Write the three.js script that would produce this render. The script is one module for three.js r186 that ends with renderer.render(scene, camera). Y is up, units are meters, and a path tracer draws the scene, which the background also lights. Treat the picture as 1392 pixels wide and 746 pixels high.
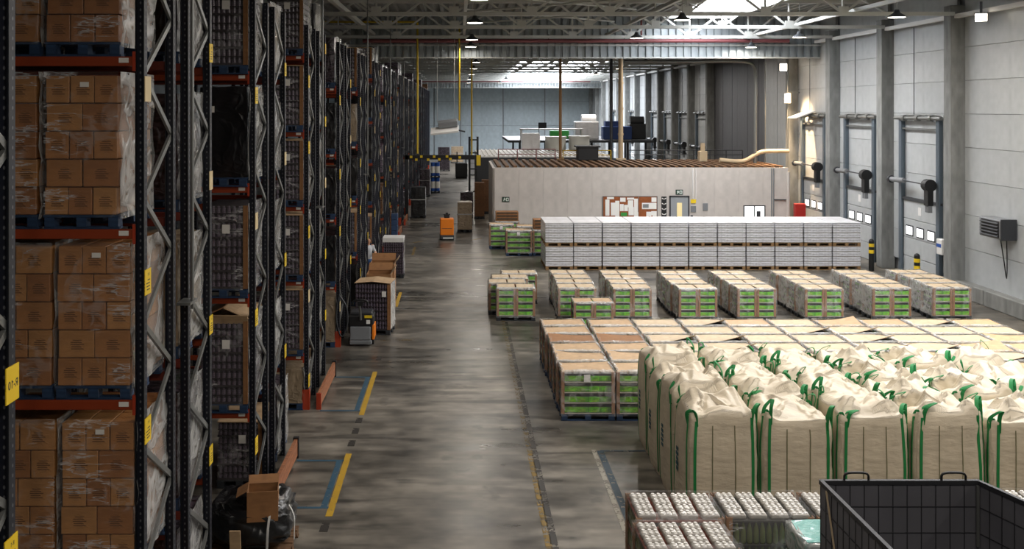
import * as THREE from 'three';
import { mergeGeometries, toCreasedNormals } from 'three/addons/utils/BufferGeometryUtils.js';
import { RoundedBoxGeometry } from 'three/addons/geometries/RoundedBoxGeometry.js';
import { RectAreaLightUniformsLib } from 'three/addons/lights/RectAreaLightUniformsLib.js';
import { MarchingCubes } from 'three/addons/objects/MarchingCubes.js';

// ------------------------------------------------------------------ camera, sky, exposure
// The camera stands on a gallery 6.4 m above the hall floor and looks level along -z. Depths below are
// given as positive metres d in front of the camera (world z = -d).
const scene = new THREE.Scene();
const camera = new THREE.PerspectiveCamera(2 * Math.atan(373 / 1320) * 180 / Math.PI, 1392 / 746, 0.1, 400);
camera.position.set(0, 6.4, 0);
camera.setViewOffset(1392, 746, 71, 227, 1392, 746);
const renderer = new THREE.WebGLRenderer({ antialias: true });
renderer.toneMapping = THREE.LinearToneMapping;
renderer.toneMappingExposure = 2.1;
renderer.shadowMap.enabled = true;
RectAreaLightUniformsLib.init();
scene.background = new THREE.Color(0.62, 0.72, 0.85);

const PENDANT_NITS = 150, SKYLIGHT_NITS = 4.6, SKYLIGHT_FAR_NITS = 5.2;

// ------------------------------------------------------------------ helpers
function rng(seed) { let a = seed >>> 0; return () => { a = (a + 0x6D2B79F5) | 0; let t = Math.imul(a ^ (a >>> 15), 1 | a); t = (t + Math.imul(t ^ (t >>> 7), 61 | t)) ^ t; return ((t ^ (t >>> 14)) >>> 0) / 4294967296; }; }
const R = rng(7);
const used = {};
function numbered(n) { const k = used[n] = (used[n] ?? -1) + 1; return k ? n + '_' + String(k).padStart(3, '0') : n; }
function mesh(name, geo, mat, parent, pos, rot) {
  const m = new THREE.Mesh(geo, mat); m.name = name; m.castShadow = m.receiveShadow = true;
  if (pos) m.position.set(...pos); if (rot) m.rotation.set(...rot);
  if (parent) parent.add(m);
  return m;
}
function thing(name, label, category, pos = [0, 0, 0], turn = 0, group) {
  const o = new THREE.Group(); o.name = numbered(name); scene.add(o);
  o.position.set(...pos); o.rotation.y = turn; o.userData = { label, category };
  if (group) o.userData.group = group;
  return o;
}
function single(name, geo, mat, label, category, pos, rot, group) {
  const m = mesh(numbered(name), geo, mat, scene, pos, rot); m.userData = { label, category }; if (group) m.userData.group = group; return m;
}
function struct(name, geo, mat, label, category, pos, rot) {
  const m = mesh(numbered(name), geo, mat, scene, pos, rot); m.userData = { kind: 'structure', label, category }; return m;
}
function structGroup(name, label, category, pos = [0, 0, 0]) {
  const o = new THREE.Group(); o.name = numbered(name); scene.add(o); o.position.set(...pos); o.userData = { kind: 'structure', label, category }; return o;
}
function copy(o, name, pos, turn, label, group) {
  const c = o.clone(); c.name = numbered(name); scene.add(c); c.position.set(...pos); if (turn !== undefined) c.rotation.y = turn;
  c.userData = { ...o.userData }; if (label) c.userData.label = label; if (group) c.userData.group = group; return c;
}
// uv in metres by the face direction
function muv(g, s = 1) {
  const p = g.attributes.position, n = g.attributes.normal, uv = new Float32Array(p.count * 2);
  for (let i = 0; i < p.count; i++) {
    const ax = Math.abs(n.getX(i)), ay = Math.abs(n.getY(i)), az = Math.abs(n.getZ(i));
    let u, v; if (ay >= ax && ay >= az) { u = p.getX(i); v = p.getZ(i); } else if (ax >= az) { u = p.getZ(i); v = p.getY(i); } else { u = p.getX(i); v = p.getY(i); }
    uv[i * 2] = u * s; uv[i * 2 + 1] = v * s;
  }
  g.setAttribute('uv', new THREE.BufferAttribute(uv, 2)); return g;
}
const M4 = new THREE.Matrix4();
function place(g, x, y, z, rx = 0, ry = 0, rz = 0) { M4.makeRotationFromEuler(new THREE.Euler(rx, ry, rz)); M4.setPosition(x, y, z); return g.applyMatrix4(M4); }
function box(w, h, d, x = 0, y = 0, z = 0, rx = 0, ry = 0, rz = 0) { return place(muv(new THREE.BoxGeometry(w, h, d)), x, y, z, rx, ry, rz); }
function rbox(w, h, d, r, x = 0, y = 0, z = 0, rx = 0, ry = 0, rz = 0, seg = 1) { return place(muv(new RoundedBoxGeometry(w, h, d, seg, r)), x, y, z, rx, ry, rz); }
function cyl(r0, r1, h, n, x = 0, y = 0, z = 0, rx = 0, ry = 0, rz = 0, open = false) { return place(new THREE.CylinderGeometry(r0, r1, h, n, 1, open), x, y, z, rx, ry, rz); }
function rod(a, b, r, n = 6) { // round bar from a to b
  const A = new THREE.Vector3(...a), B = new THREE.Vector3(...b), g = new THREE.CylinderGeometry(r, r, A.distanceTo(B), n);
  const q = new THREE.Quaternion().setFromUnitVectors(new THREE.Vector3(0, 1, 0), B.clone().sub(A).normalize());
  return g.applyMatrix4(new THREE.Matrix4().compose(A.clone().add(B).multiplyScalar(0.5), q, new THREE.Vector3(1, 1, 1)));
}
function bar(a, b, w, t) { // rectangular bar from a to b
  const A = new THREE.Vector3(...a), B = new THREE.Vector3(...b), g = muv(new THREE.BoxGeometry(w, A.distanceTo(B), t));
  const q = new THREE.Quaternion().setFromUnitVectors(new THREE.Vector3(0, 1, 0), B.clone().sub(A).normalize());
  return g.applyMatrix4(new THREE.Matrix4().compose(A.clone().add(B).multiplyScalar(0.5), q, new THREE.Vector3(1, 1, 1)));
}
function merge(list) {
  return mergeGeometries(list.map(g => { const h = g.index ? g.toNonIndexed() : g; for (const k of Object.keys(h.attributes)) if (!['position', 'normal', 'uv'].includes(k)) h.deleteAttribute(k); return h; }));
}
function tube(pts, r, seg = 24, n = 6) { return new THREE.TubeGeometry(new THREE.CatmullRomCurve3(pts.map(p => new THREE.Vector3(...p))), seg, r, n); }

// ------------------------------------------------------------------ textures
function lattice(n, seed) { const r = rng(seed), a = new Float32Array(n * n); for (let i = 0; i < a.length; i++) a[i] = r(); return a; }
function vnoise(nx, ny, seed) { // tileable value noise on [0,1)^2
  const r = rng(seed), a = new Float32Array(nx * ny); for (let i = 0; i < a.length; i++) a[i] = r();
  return (u, v) => { const x = u * nx, y = v * ny, x0 = Math.floor(x), y0 = Math.floor(y); let fx = x - x0, fy = y - y0; fx = fx * fx * (3 - 2 * fx); fy = fy * fy * (3 - 2 * fy);
    const i0 = ((x0 % nx) + nx) % nx, i1 = (i0 + 1) % nx, j0 = ((y0 % ny) + ny) % ny, j1 = (j0 + 1) % ny;
    return (a[j0 * nx + i0] * (1 - fx) + a[j0 * nx + i1] * fx) * (1 - fy) + (a[j1 * nx + i0] * (1 - fx) + a[j1 * nx + i1] * fx) * fy; };
}
function fbm(nx, ny, oct, seed) { const f = []; for (let i = 0; i < oct; i++) f.push(vnoise(nx << i, ny << i, seed + i * 17)); return (u, v) => { let s = 0, a = 0.5, t = 0; for (const g of f) { s += a * g(u, v); t += a; a *= 0.5; } return s / t; }; }
function tex(w, h, fn, srgb = true, rx = 1, ry = 1) {
  const d = new Uint8Array(w * h * 4);
  for (let j = 0; j < h; j++) for (let i = 0; i < w; i++) { const c = fn(i / w, j / h), o = (j * w + i) * 4; d[o] = Math.max(0, Math.min(255, c[0] * 255)); d[o + 1] = Math.max(0, Math.min(255, c[1] * 255)); d[o + 2] = Math.max(0, Math.min(255, c[2] * 255)); d[o + 3] = 255; }
  const t = new THREE.DataTexture(d, w, h); t.wrapS = t.wrapT = THREE.RepeatWrapping; t.magFilter = THREE.LinearFilter; t.minFilter = THREE.LinearMipmapLinearFilter; t.generateMipmaps = true;
  t.repeat.set(rx, ry); if (srgb) t.colorSpace = THREE.SRGBColorSpace; t.needsUpdate = true; return t;
}
function canvasTex(w, h, draw) { const c = document.createElement('canvas'); c.width = w; c.height = h; draw(c.getContext('2d'), w, h); const t = new THREE.CanvasTexture(c); t.colorSpace = THREE.SRGBColorSpace; return t; }
const grey = v => [v, v, v];
function std(color, roughness, extra = {}) { return new THREE.MeshStandardMaterial({ color, roughness, metalness: 0, ...extra }); }
function phys(color, roughness, extra = {}) { return new THREE.MeshPhysicalMaterial({ color, roughness, metalness: 0, ...extra }); }
const ORD = ['first', 'second', 'third', 'fourth', 'fifth', 'sixth', 'seventh', 'eighth', 'ninth', 'tenth', 'eleventh', 'twelfth', 'thirteenth', 'fourteenth', 'fifteenth', 'sixteenth', 'seventeenth', 'eighteenth'];
const lerp = (a, b, t) => a + (b - a) * t;
const sm = (a, b, x) => { const t = Math.max(0, Math.min(1, (x - a) / (b - a))); return t * t * (3 - 2 * t); };

// worn grey concrete floor: 20 m tile
const fA = fbm(6, 14, 5, 11), fB = fbm(24, 90, 4, 22), fC = fbm(60, 60, 3, 33), fD = fbm(5, 5, 4, 44), fE = fbm(10, 70, 3, 55), fF = fbm(36, 36, 4, 66);
const floorMap = tex(2048, 2048, (u, v) => {
  const w = u + 0.02 * (fC(u, v) - 0.5), a = fA(w, v), b = fB(u, v), c = fC(u, v), d = fD(u, v), e = fE(u, v);
  let t = 0.255 + 0.34 * (a - 0.5) + 0.30 * (b - 0.5) + 0.20 * (c - 0.5) + 0.26 * (d - 0.5);
  t -= 0.14 * sm(0.56, 0.72, e) * sm(0.4, 0.6, a); t -= 0.10 * sm(0.62, 0.74, d); t -= 0.10 * sm(0.66, 0.8, fF(u, v)) * sm(0.45, 0.6, c);
  return [t * 1.05 + 0.1, t * 0.995 + 0.096, t * 0.91 + 0.086];
}, true, 1 / 20, 1 / 20);
const floorRough = tex(512, 512, (u, v) => grey(0.20 + 0.30 * fA(u, v) + 0.16 * (fB(u, v) - 0.5)), false, 1 / 20, 1 / 20);
const fn1 = fbm(8, 8, 5, 101), fn2 = fbm(16, 4, 5, 131), fn3 = fbm(4, 24, 5, 151), fn4 = fbm(12, 12, 4, 171);
const concreteMap = tex(512, 512, (u, v) => { const t = 0.85 + 0.28 * (fn1(u, v) - 0.5) + 0.12 * (fn3(v, u) - 0.5); return [t, t, t * 0.985]; }, true, 0.5, 0.25);
const plainMap = tex(512, 512, (u, v) => { const t = 0.93 + 0.10 * (fn1(u, v) - 0.5) + 0.05 * (fn2(u, v) - 0.5); return grey(t); }, true, 0.4, 0.4);
const cardMap = tex(512, 512, (u, v) => { const t = 0.90 + 0.16 * (fn1(u, v) - 0.5) + 0.12 * (fn3(u, v) - 0.5); return [t, t * 0.985, t * 0.96]; }, true, 1.2, 1.2);
const woodMap = tex(256, 256, (u, v) => { const t = 0.82 + 0.35 * (fn2(v, u) - 0.5) + 0.12 * (fn4(u, v) - 0.5); return [t, t * 0.97, t * 0.93]; }, true, 1.5, 1.5);
const wrapRidge = (u, v) => { const a = fn3(u, v + 0.12 * fn1(u, v)), b = fn1(u * 1, v), c = fn2(u, v); return 1 - Math.abs(2 * a - 1) * 0.9 + 0.25 * (b - 0.5) + 0.25 * (c - 0.5); };
const wrapBump = tex(512, 512, (u, v) => grey(wrapRidge(u, v) * 0.8), false, 1, 1);
const bagBump = tex(512, 512, (u, v) => grey(0.5 + 0.7 * (fn2(v, u) - 0.5) + 0.3 * (fn4(u, v) - 0.5)), false, 1, 1);
const fw1 = fbm(2, 5, 4, 401), fw2 = fbm(3, 4, 3, 411), fw3 = fbm(5, 3, 3, 421);
const foldRidge = (u, v) => Math.max(1 - Math.abs(2 * fw1(u, v + 0.15 * fw2(u, v)) - 1) * 3.2, 1 - Math.abs(2 * fw3(u + 0.2 * fw2(u, v), v) - 1) * 3.6, 0);
const filmAlpha = tex(512, 512, (u, v) => grey(0.04 + 0.17 * sm(0.6, 1, foldRidge(u, v)) * sm(0.45, 0.62, fw2(u, v)) + 0.05 * fw3(u, v)), false, 0.8, 0.8);
const foldBump = tex(512, 512, (u, v) => grey(0.25 + 0.55 * foldRidge(u, v) + 0.3 * (fw2(u, v) - 0.5)), false, 0.8, 0.8);
const bandAlpha = tex(512, 512, (u, v) => { const r = 1 - Math.abs(2 * fn3(u, v) - 1); return grey(0.03 + 0.34 * sm(0.88, 0.99, r) * sm(0.47, 0.6, fw1(u, v)) + 0.12 * sm(0.7, 0.95, foldRidge(u, v)) * sm(0.55, 0.7, fw2(v, u))); }, false, 0.8, 0.8);
const silverAlpha = tex(512, 512, (u, v) => grey(0.34 + 0.4 * sm(0.3, 1, foldRidge(u, v)) + 0.3 * (fw2(u, v) - 0.5)), false, 0.8, 0.8);
const greenMap = tex(512, 256, (u, v) => { // rows of pouches seen edge on
  const k = Math.floor(u * 40), h = fn4(k / 40 + 0.01, 0.3), s = Math.abs((u * 40) % 1 - 0.5) * 2, n = fn4(u, v), lead = fn1(u, v);
  let t = 0.82 + 0.7 * (h - 0.5) + 0.5 * (n - 0.5) - 0.35 * sm(0.8, 1, s);
  const y = sm(0.45, 0.7, lead) * 0.35; return [t * (0.50 + y * 0.6), t * (0.84 + 0.08 * y), t * (0.16 + 0.3 * y)];
}, true, 1, 2);
const canMap = tex(512, 256, (u, v) => { // wrapped cans: bright film with columns
  const c = Math.abs((u * 26) % 1 - 0.5) * 2, rows = Math.abs((v * 2) % 1 - 0.5) * 2, n = fn3(u, v), m = fn4(u, v);
  let t = 0.90 - 0.36 * sm(0.6, 1, c) * sm(0.2, 0.75, rows) - 0.22 * sm(0.75, 1, rows) + 0.34 * (n - 0.5) + 0.34 * (m - 0.5);
  return [t * 0.98, t * 0.985, t * 1.015];
}, true, 1, 1 / 0.21);
const jarMap = tex(256, 128, (u, v) => { const n = fn4(u, v), m = fn1(u, v); const t = 0.34 + 0.75 * (n - 0.5) + 0.3 * (m - 0.5); return [t * 1.04, t * 0.92, t * 1.06]; }, true, 1.3, 2.6);
const holeMap = tex(64, 64, (u, v) => { const d = Math.hypot((u - 0.5) * 1.7, (v - 0.5) * 0.8); const k = 1 - sm(0.12, 0.2, d); return [0.085 + 0.32 * k, 0.1 + 0.31 * k, 0.15 + 0.27 * k]; }, true, 10, 14);

holeMap.offset.set(0.5, 0);
// ------------------------------------------------------------------ materials
const M = {
  floor: phys(0xffffff, 1, { map: floorMap, roughnessMap: floorRough, bumpMap: floorRough, bumpScale: 0.002 }),
  track: std(0x66727c, 0.4, { metalness: 0.5 }), concrete: std(0x929494, 0.85, { map: concreteMap }),
  plinth: std(0x8f908e, 0.9, { map: concreteMap }),
  panel: std(0xb6babb, 0.45, { map: plainMap }),
  panelBlue: std(0xb2bfc4, 0.5, { map: plainMap }),
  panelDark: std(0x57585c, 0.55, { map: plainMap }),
  joint: std(0x85888a, 0.8),
  deck: std(0x8d8f8b, 0.55, { metalness: 0.1, map: plainMap }),
  curtain: std(0xa5adb0, 0.42, { metalness: 0.4, map: plainMap }),
  steel: std(0xbcbdb8, 0.5, { metalness: 0.2 }),
  steelDark: std(0x3a3c3f, 0.55, { metalness: 0.3 }),
  galv: std(0x868886, 0.4, { metalness: 0.6, map: plainMap }),
  post: std(0xffffff, 0.5, { metalness: 0.2, map: holeMap }),
  navy: std(0x14181f, 0.5, { metalness: 0.2 }),
  beam: std(0x9c3c16, 0.5, { map: plainMap }),
  beamDark: std(0x6b2414, 0.55, { map: plainMap }),
  guard: std(0xb87a55, 0.6, { map: woodMap }),
  protector: std(0xa8381a, 0.5),
  yellow: std(0xe2c01e, 0.5), yellowPipe: std(0xb89a14, 0.5),
  card: std(0xa0734a, 0.75, { map: cardMap }), cardWrap: phys(0xb57d48, 0.55, { map: cardMap, clearcoat: 0.75, clearcoatRoughness: 0.22, bumpMap: wrapBump, bumpScale: 0.006 }),
  cardWrap2: phys(0xa87040, 0.55, { map: cardMap, clearcoat: 0.75, clearcoatRoughness: 0.22, bumpMap: wrapBump, bumpScale: 0.006 }),
  cardWrap3: phys(0xc08a52, 0.55, { map: cardMap, clearcoat: 0.75, clearcoatRoughness: 0.25, bumpMap: wrapBump, bumpScale: 0.006 }),
  cardLight: std(0xccae8a, 0.7, { map: cardMap }), cardPale: std(0xd6c3a6, 0.7, { map: cardMap }), cardDark: std(0x6c4a2e, 0.8, { map: cardMap }),
  wood: std(0xa98a63, 0.8, { map: woodMap }), woodBlue: std(0x2c4a74, 0.6, { map: woodMap }), woodDark: std(0x2a3038, 0.7, { map: woodMap }), woodBrown: std(0x7d5c3c, 0.8, { map: woodMap }),
  film: phys(0xffffff, 0.18, { transparent: true, opacity: 1, alphaMap: filmAlpha, bumpMap: foldBump, bumpScale: 0.015, side: THREE.DoubleSide }),
  filmBand: phys(0xffffff, 0.2, { transparent: true, opacity: 1, alphaMap: bandAlpha, bumpMap: foldBump, bumpScale: 0.015, side: THREE.DoubleSide }),
  silver: phys(0xc9c9c6, 0.24, { transparent: true, opacity: 1, alphaMap: silverAlpha, bumpMap: foldBump, bumpScale: 0.035, clearcoat: 0.6, clearcoatRoughness: 0.15, side: THREE.DoubleSide }),
  wrapGrey: phys(0x9d9c98, 0.28, { bumpMap: foldBump, bumpScale: 0.035, clearcoat: 0.7, clearcoatRoughness: 0.18, map: jarMap }),
  wrapBlack: phys(0x131416, 0.28, { bumpMap: foldBump, bumpScale: 0.02, clearcoat: 0.5, clearcoatRoughness: 0.2 }),
  wrapBeige: phys(0xa08f78, 0.4, { bumpMap: foldBump, bumpScale: 0.03, clearcoat: 0.5, clearcoatRoughness: 0.25, map: cardMap }),
  jar: phys(0xffffff, 0.3, { map: jarMap, clearcoat: 0.5, clearcoatRoughness: 0.2 }), tray: std(0x2c2426, 0.7),
  green: phys(0xd6efc2, 0.4, { map: greenMap, clearcoat: 0.3, clearcoatRoughness: 0.3 }), trayBrown: std(0x5b4632, 0.8, { map: cardMap }), trayDark: std(0x2b2823, 0.8), trayLip: std(0xb9b2a4, 0.6),
  can: phys(0xffffff, 0.3, { map: canMap, clearcoat: 0.6, clearcoatRoughness: 0.18, bumpMap: wrapBump, bumpScale: 0.01 }), canTop: phys(0xececee, 0.35, { bumpMap: wrapBump, bumpScale: 0.01, clearcoat: 0.4, map: plainMap }), canPad: std(0xa3a09a, 0.7),
  bag: phys(0xd9cbb2, 0.5, { bumpMap: bagBump, bumpScale: 0.014, map: plainMap }), strap: std(0x0f7a3c, 0.6), seam: std(0x6d6d4c, 0.8), ink: std(0x24505c, 0.7),
  packTop: phys(0xaaa59c, 0.4, { clearcoat: 0.3, clearcoatRoughness: 0.15, bumpMap: wrapBump, bumpScale: 0.006, map: plainMap }), bottle: phys(0x565f30, 0.2, { clearcoat: 0.6 }), redPad: std(0x7a3a26, 0.7, { map: cardMap }), teal: phys(0x5fa79d, 0.3, { bumpMap: wrapBump, bumpScale: 0.01, clearcoat: 0.5 }),
  black: std(0x101113, 0.55), blackMesh: std(0x232428, 0.6), rubber: std(0x161616, 0.8), binSheet: std(0x626268, 0.65, { map: plainMap }),
  white: std(0xd9d8d5, 0.5), office: std(0xc6bfb8, 0.55, { map: plainMap }), capWhite: std(0xcfccc6, 0.5), sealant: std(0x9c9a92, 0.7), paper: std(0xe4e3de, 0.7), cork: std(0x9c5a30, 0.9, { map: cardMap }),
  doorGrey: std(0x8d9194, 0.5), frameDark: std(0x2b2d31, 0.5), glassLit: std(0xf4f6f8, 0.4, { emissive: 0xffffff, emissiveIntensity: 0.9 }), glassDark: phys(0x22262a, 0.1),
  red: std(0xa32018, 0.5), pipeRed: std(0x7d4547, 0.5), orange: std(0xe07a12, 0.4), greyPaint: std(0x7c7f82, 0.45, { metalness: 0.2 }), blue: std(0x1f4fa0, 0.45), blueDark: std(0x1b3a72, 0.5), blueDull: std(0x2b4263, 0.6), greenBox: std(0x2f8f3e, 0.6),
  lampGlow: std(0xffffff, 0.5, { emissive: 0xfff4e2, emissiveIntensity: 6 }), skyGlow: std(0xffffff, 0.5, { emissive: 0xf3f7ff, emissiveIntensity: 3.4 }), lampBody: std(0x44474a, 0.5, { metalness: 0.4 }),
  brownPipe: std(0x7a5a34, 0.55), beigePipe: std(0xb7a486, 0.5), blueMark: std(0x2d5d78, 0.6), cable: std(0x9c9c98, 0.6),
};

// ------------------------------------------------------------------ large area lights: roof lights
function areaLight(w, h, nits, color, x, y, d) { const l = new THREE.RectAreaLight(color, nits, w, h); l.position.set(x, y, -d); l.lookAt(x, y - 5, -d); l.rotation.set(-Math.PI / 2, 0, 0); l.castShadow = true; scene.add(l); return l; }
const ROOF = 10.75, WX = 17.3, LX = -26, FAR = 128, BACK = -9;
const SKY = [ // roof lights: [x0, x1, d0, d1]
  [9.6, 12.6, 35.5, 45.2], [9.6, 12.6, 14, 24], [5.5, 13.5, 88, 118],
];
SKY.forEach(([x0, x1, d0, d1], i) => {
  const sl = thing('roof_light', ['bright translucent roof light set into the deck above the dock doors', 'bright translucent roof light in the deck above the bulk bags', 'long bright roof light in the deck before the blue end wall'][i], 'skylight', [(x0 + x1) / 2, ROOF, -(d0 + d1) / 2], 0, 'roof lights');
  mesh('glazing', box(x1 - x0, 0.04, d1 - d0, 0, 0.16, 0), M.skyGlow, sl);
  const w = x1 - x0, l = d1 - d0, t = 0.12;
  mesh('kerb', box(w + 2 * t, 0.5, t, 0, 0.05, l / 2 + t / 2), M.white, sl); mesh('kerb', box(w + 2 * t, 0.5, t, 0, 0.05, -l / 2 - t / 2), M.white, sl);
  mesh('kerb', box(t, 0.5, l, w / 2 + t / 2, 0.05, 0), M.white, sl); mesh('kerb', box(t, 0.5, l, -w / 2 - t / 2, 0.05, 0), M.white, sl);
  areaLight(w * 0.98, l * 0.98, i === 2 ? SKYLIGHT_FAR_NITS : SKYLIGHT_NITS, 0xf3f7ff, (x0 + x1) / 2, ROOF + 0.12, (d0 + d1) / 2);
});

// ------------------------------------------------------------------ shell
{
  struct('floor', muv(box(WX - LX + 1, 0.3, FAR - BACK, (WX + LX) / 2, -0.15, -(FAR + BACK) / 2)), M.floor, 'worn grey polished concrete hall floor with dark streaks', 'floor');
  for (const d of [32.9]) single('floor_joint', box(WX - LX - 1, 0.004, 0.03), M.sealant, 'pale sealed floor joint crossing the hall before the white cans', 'floor joint', [(WX + LX) / 2, 0.001, -d]);
  // corrugated roof deck with openings for the roof lights
  const deck = structGroup('ceiling', 'grey corrugated steel roof deck over the hall', 'ceiling');
  const rib = (x0, x1, d0, d1) => { // trapezoid sheet, ribs along z
    const p = 0.42, pts = []; const n = Math.max(1, Math.round((x1 - x0) / p)), q = (x1 - x0) / n;
    for (let i = 0; i < n; i++) { const x = x0 + i * q; pts.push([x, 0], [x + q * 0.35, 0], [x + q * 0.5, 0.11], [x + q * 0.85, 0.11]); } pts.push([x1, 0]);
    const pos = [], idx = []; pts.forEach(([x, y]) => { pos.push(x, ROOF + y, -d0, x, ROOF + y, -d1); });
    for (let i = 0; i < pts.length - 1; i++) { const a = i * 2; idx.push(a, a + 1, a + 2, a + 1, a + 3, a + 2); }
    const g = new THREE.BufferGeometry(); g.setAttribute('position', new THREE.Float32BufferAttribute(pos, 3)); g.setIndex(idx); const h = g.toNonIndexed(); h.computeVertexNormals(); return muv(h);
  };
  let holes = SKY.slice().sort((a, b) => a[2] - b[2]), d = BACK;
  for (const [x0, x1, d0, d1] of holes) { mesh('deck_sheet', rib(LX, WX + 0.6, d, d0), M.deck, deck); mesh('deck_sheet', rib(LX, x0, d0, d1), M.deck, deck); mesh('deck_sheet', rib(x1, WX + 0.6, d0, d1), M.deck, deck); d = d1; }
  mesh('deck_sheet', rib(LX, WX + 0.6, d, FAR), M.deck, deck);
  mesh('insulation', box(WX - LX + 1.2, 0.2, FAR - BACK, (WX + LX) / 2, ROOF + 0.45, -(FAR + BACK) / 2), M.steelDark, deck);
  struct('wall_left', box(0.3, ROOF + 0.4, FAR - BACK, LX - 0.15, ROOF / 2, -(FAR + BACK) / 2), M.panel, 'long grey hall wall behind the pallet racks', 'wall');
  struct('wall_gallery', box(WX - LX + 1, ROOF + 0.4, 0.3, (WX + LX) / 2, ROOF / 2, -BACK + 0.15), M.panel, 'grey hall wall behind the viewing gallery', 'wall');
  // blue end wall of vertical panels
  const fw = structGroup('wall_end', 'pale blue panelled end wall of the hall', 'wall');
  mesh('backing', box(WX - LX + 1, ROOF + 0.4, 0.2, (WX + LX) / 2, ROOF / 2, -FAR - 0.12), M.joint, fw);
  const seams = [-26, -20, -14, -8.5, -3.4, 0.1, 5.7, 11.2, 17.4];
  for (let i = 0; i < seams.length - 1; i++) for (const [y0, y1] of [[0, 4.0], [4.0, 7.2], [7.2, ROOF]]) mesh('wall_panel', box(seams[i + 1] - seams[i] - 0.16, y1 - y0 - 0.05, 0.1, (seams[i] + seams[i + 1]) / 2, (y0 + y1) / 2, -FAR + 0.02), M.panelBlue, fw);
}
// side wall with docks: concrete columns every 5.45 m and panels between
const COL0 = 33.2, BAY = 5.45;
const wallR = structGroup('wall_right', 'light grey wall of horizontal insulated panels with concrete columns and dock doors', 'wall');
{
  mesh('backing', box(0.2, ROOF + 0.4, FAR - BACK, WX + 0.22, ROOF / 2, -(FAR + BACK) / 2), M.joint, wallR);
  const colGeo = rbox(0.55, 9.9, 0.5, 0.03, 0, 4.95, 0);
  const H = [0.48, 1.62, 2.76, 3.9, 5.04, 6.18, 7.32, 8.46, 9.6, ROOF];
  for (let k = -8; k < 18; k++) {
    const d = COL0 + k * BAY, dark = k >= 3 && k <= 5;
    if (!(k >= 4 && k <= 5)) { const c = struct('column', colGeo, M.concrete, k < 0 ? 'square concrete column on the gallery side of the wall heater' : k === 0 ? 'square grey concrete column between a dock door and the wall heater' : k <= 2 ? 'square grey concrete column between two dock doors' : k === 3 ? 'square concrete column carrying the square floodlight' : 'square concrete column beyond the long office cabin', 'column', [WX - 0.24, 0, -d - 0.25]); }
    const full = k < 0, z0 = d + 0.5, z1 = d + BAY;
    for (let j = 0; j < H.length - 1; j++) {
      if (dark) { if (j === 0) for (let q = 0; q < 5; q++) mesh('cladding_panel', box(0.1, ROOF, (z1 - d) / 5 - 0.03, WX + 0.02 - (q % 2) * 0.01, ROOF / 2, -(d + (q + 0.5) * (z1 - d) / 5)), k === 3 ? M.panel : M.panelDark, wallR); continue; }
      mesh('wall_panel', box(0.1, H[j + 1] - H[j] - 0.014, z1 - z0 + (full ? 0.45 : -0.02), WX + 0.02, (H[j] + H[j + 1]) / 2, -((full ? d : z0) + z1) / 2), M.panel, wallR);
    }
  }
  const pl = rbox(0.4, 0.5, 2.6, 0.03);
  for (let k = 0; k < 13; k++) { const d = 1 + k * 2.64; if (d > 33) break; mesh('plinth_block', pl, M.plinth, wallR, [WX - 0.2, 0.25, -d]); }
  // light gutter along the top of the wall
  struct('trim_1', merge([box(0.14, 0.1, FAR - 2, WX - 0.3, 9.5, -FAR / 2), box(0.03, 0.14, FAR - 2, WX - 0.38, 9.52, -FAR / 2)]), M.white, 'thin white gutter running along the top of the dock wall', 'trim');
}
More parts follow.
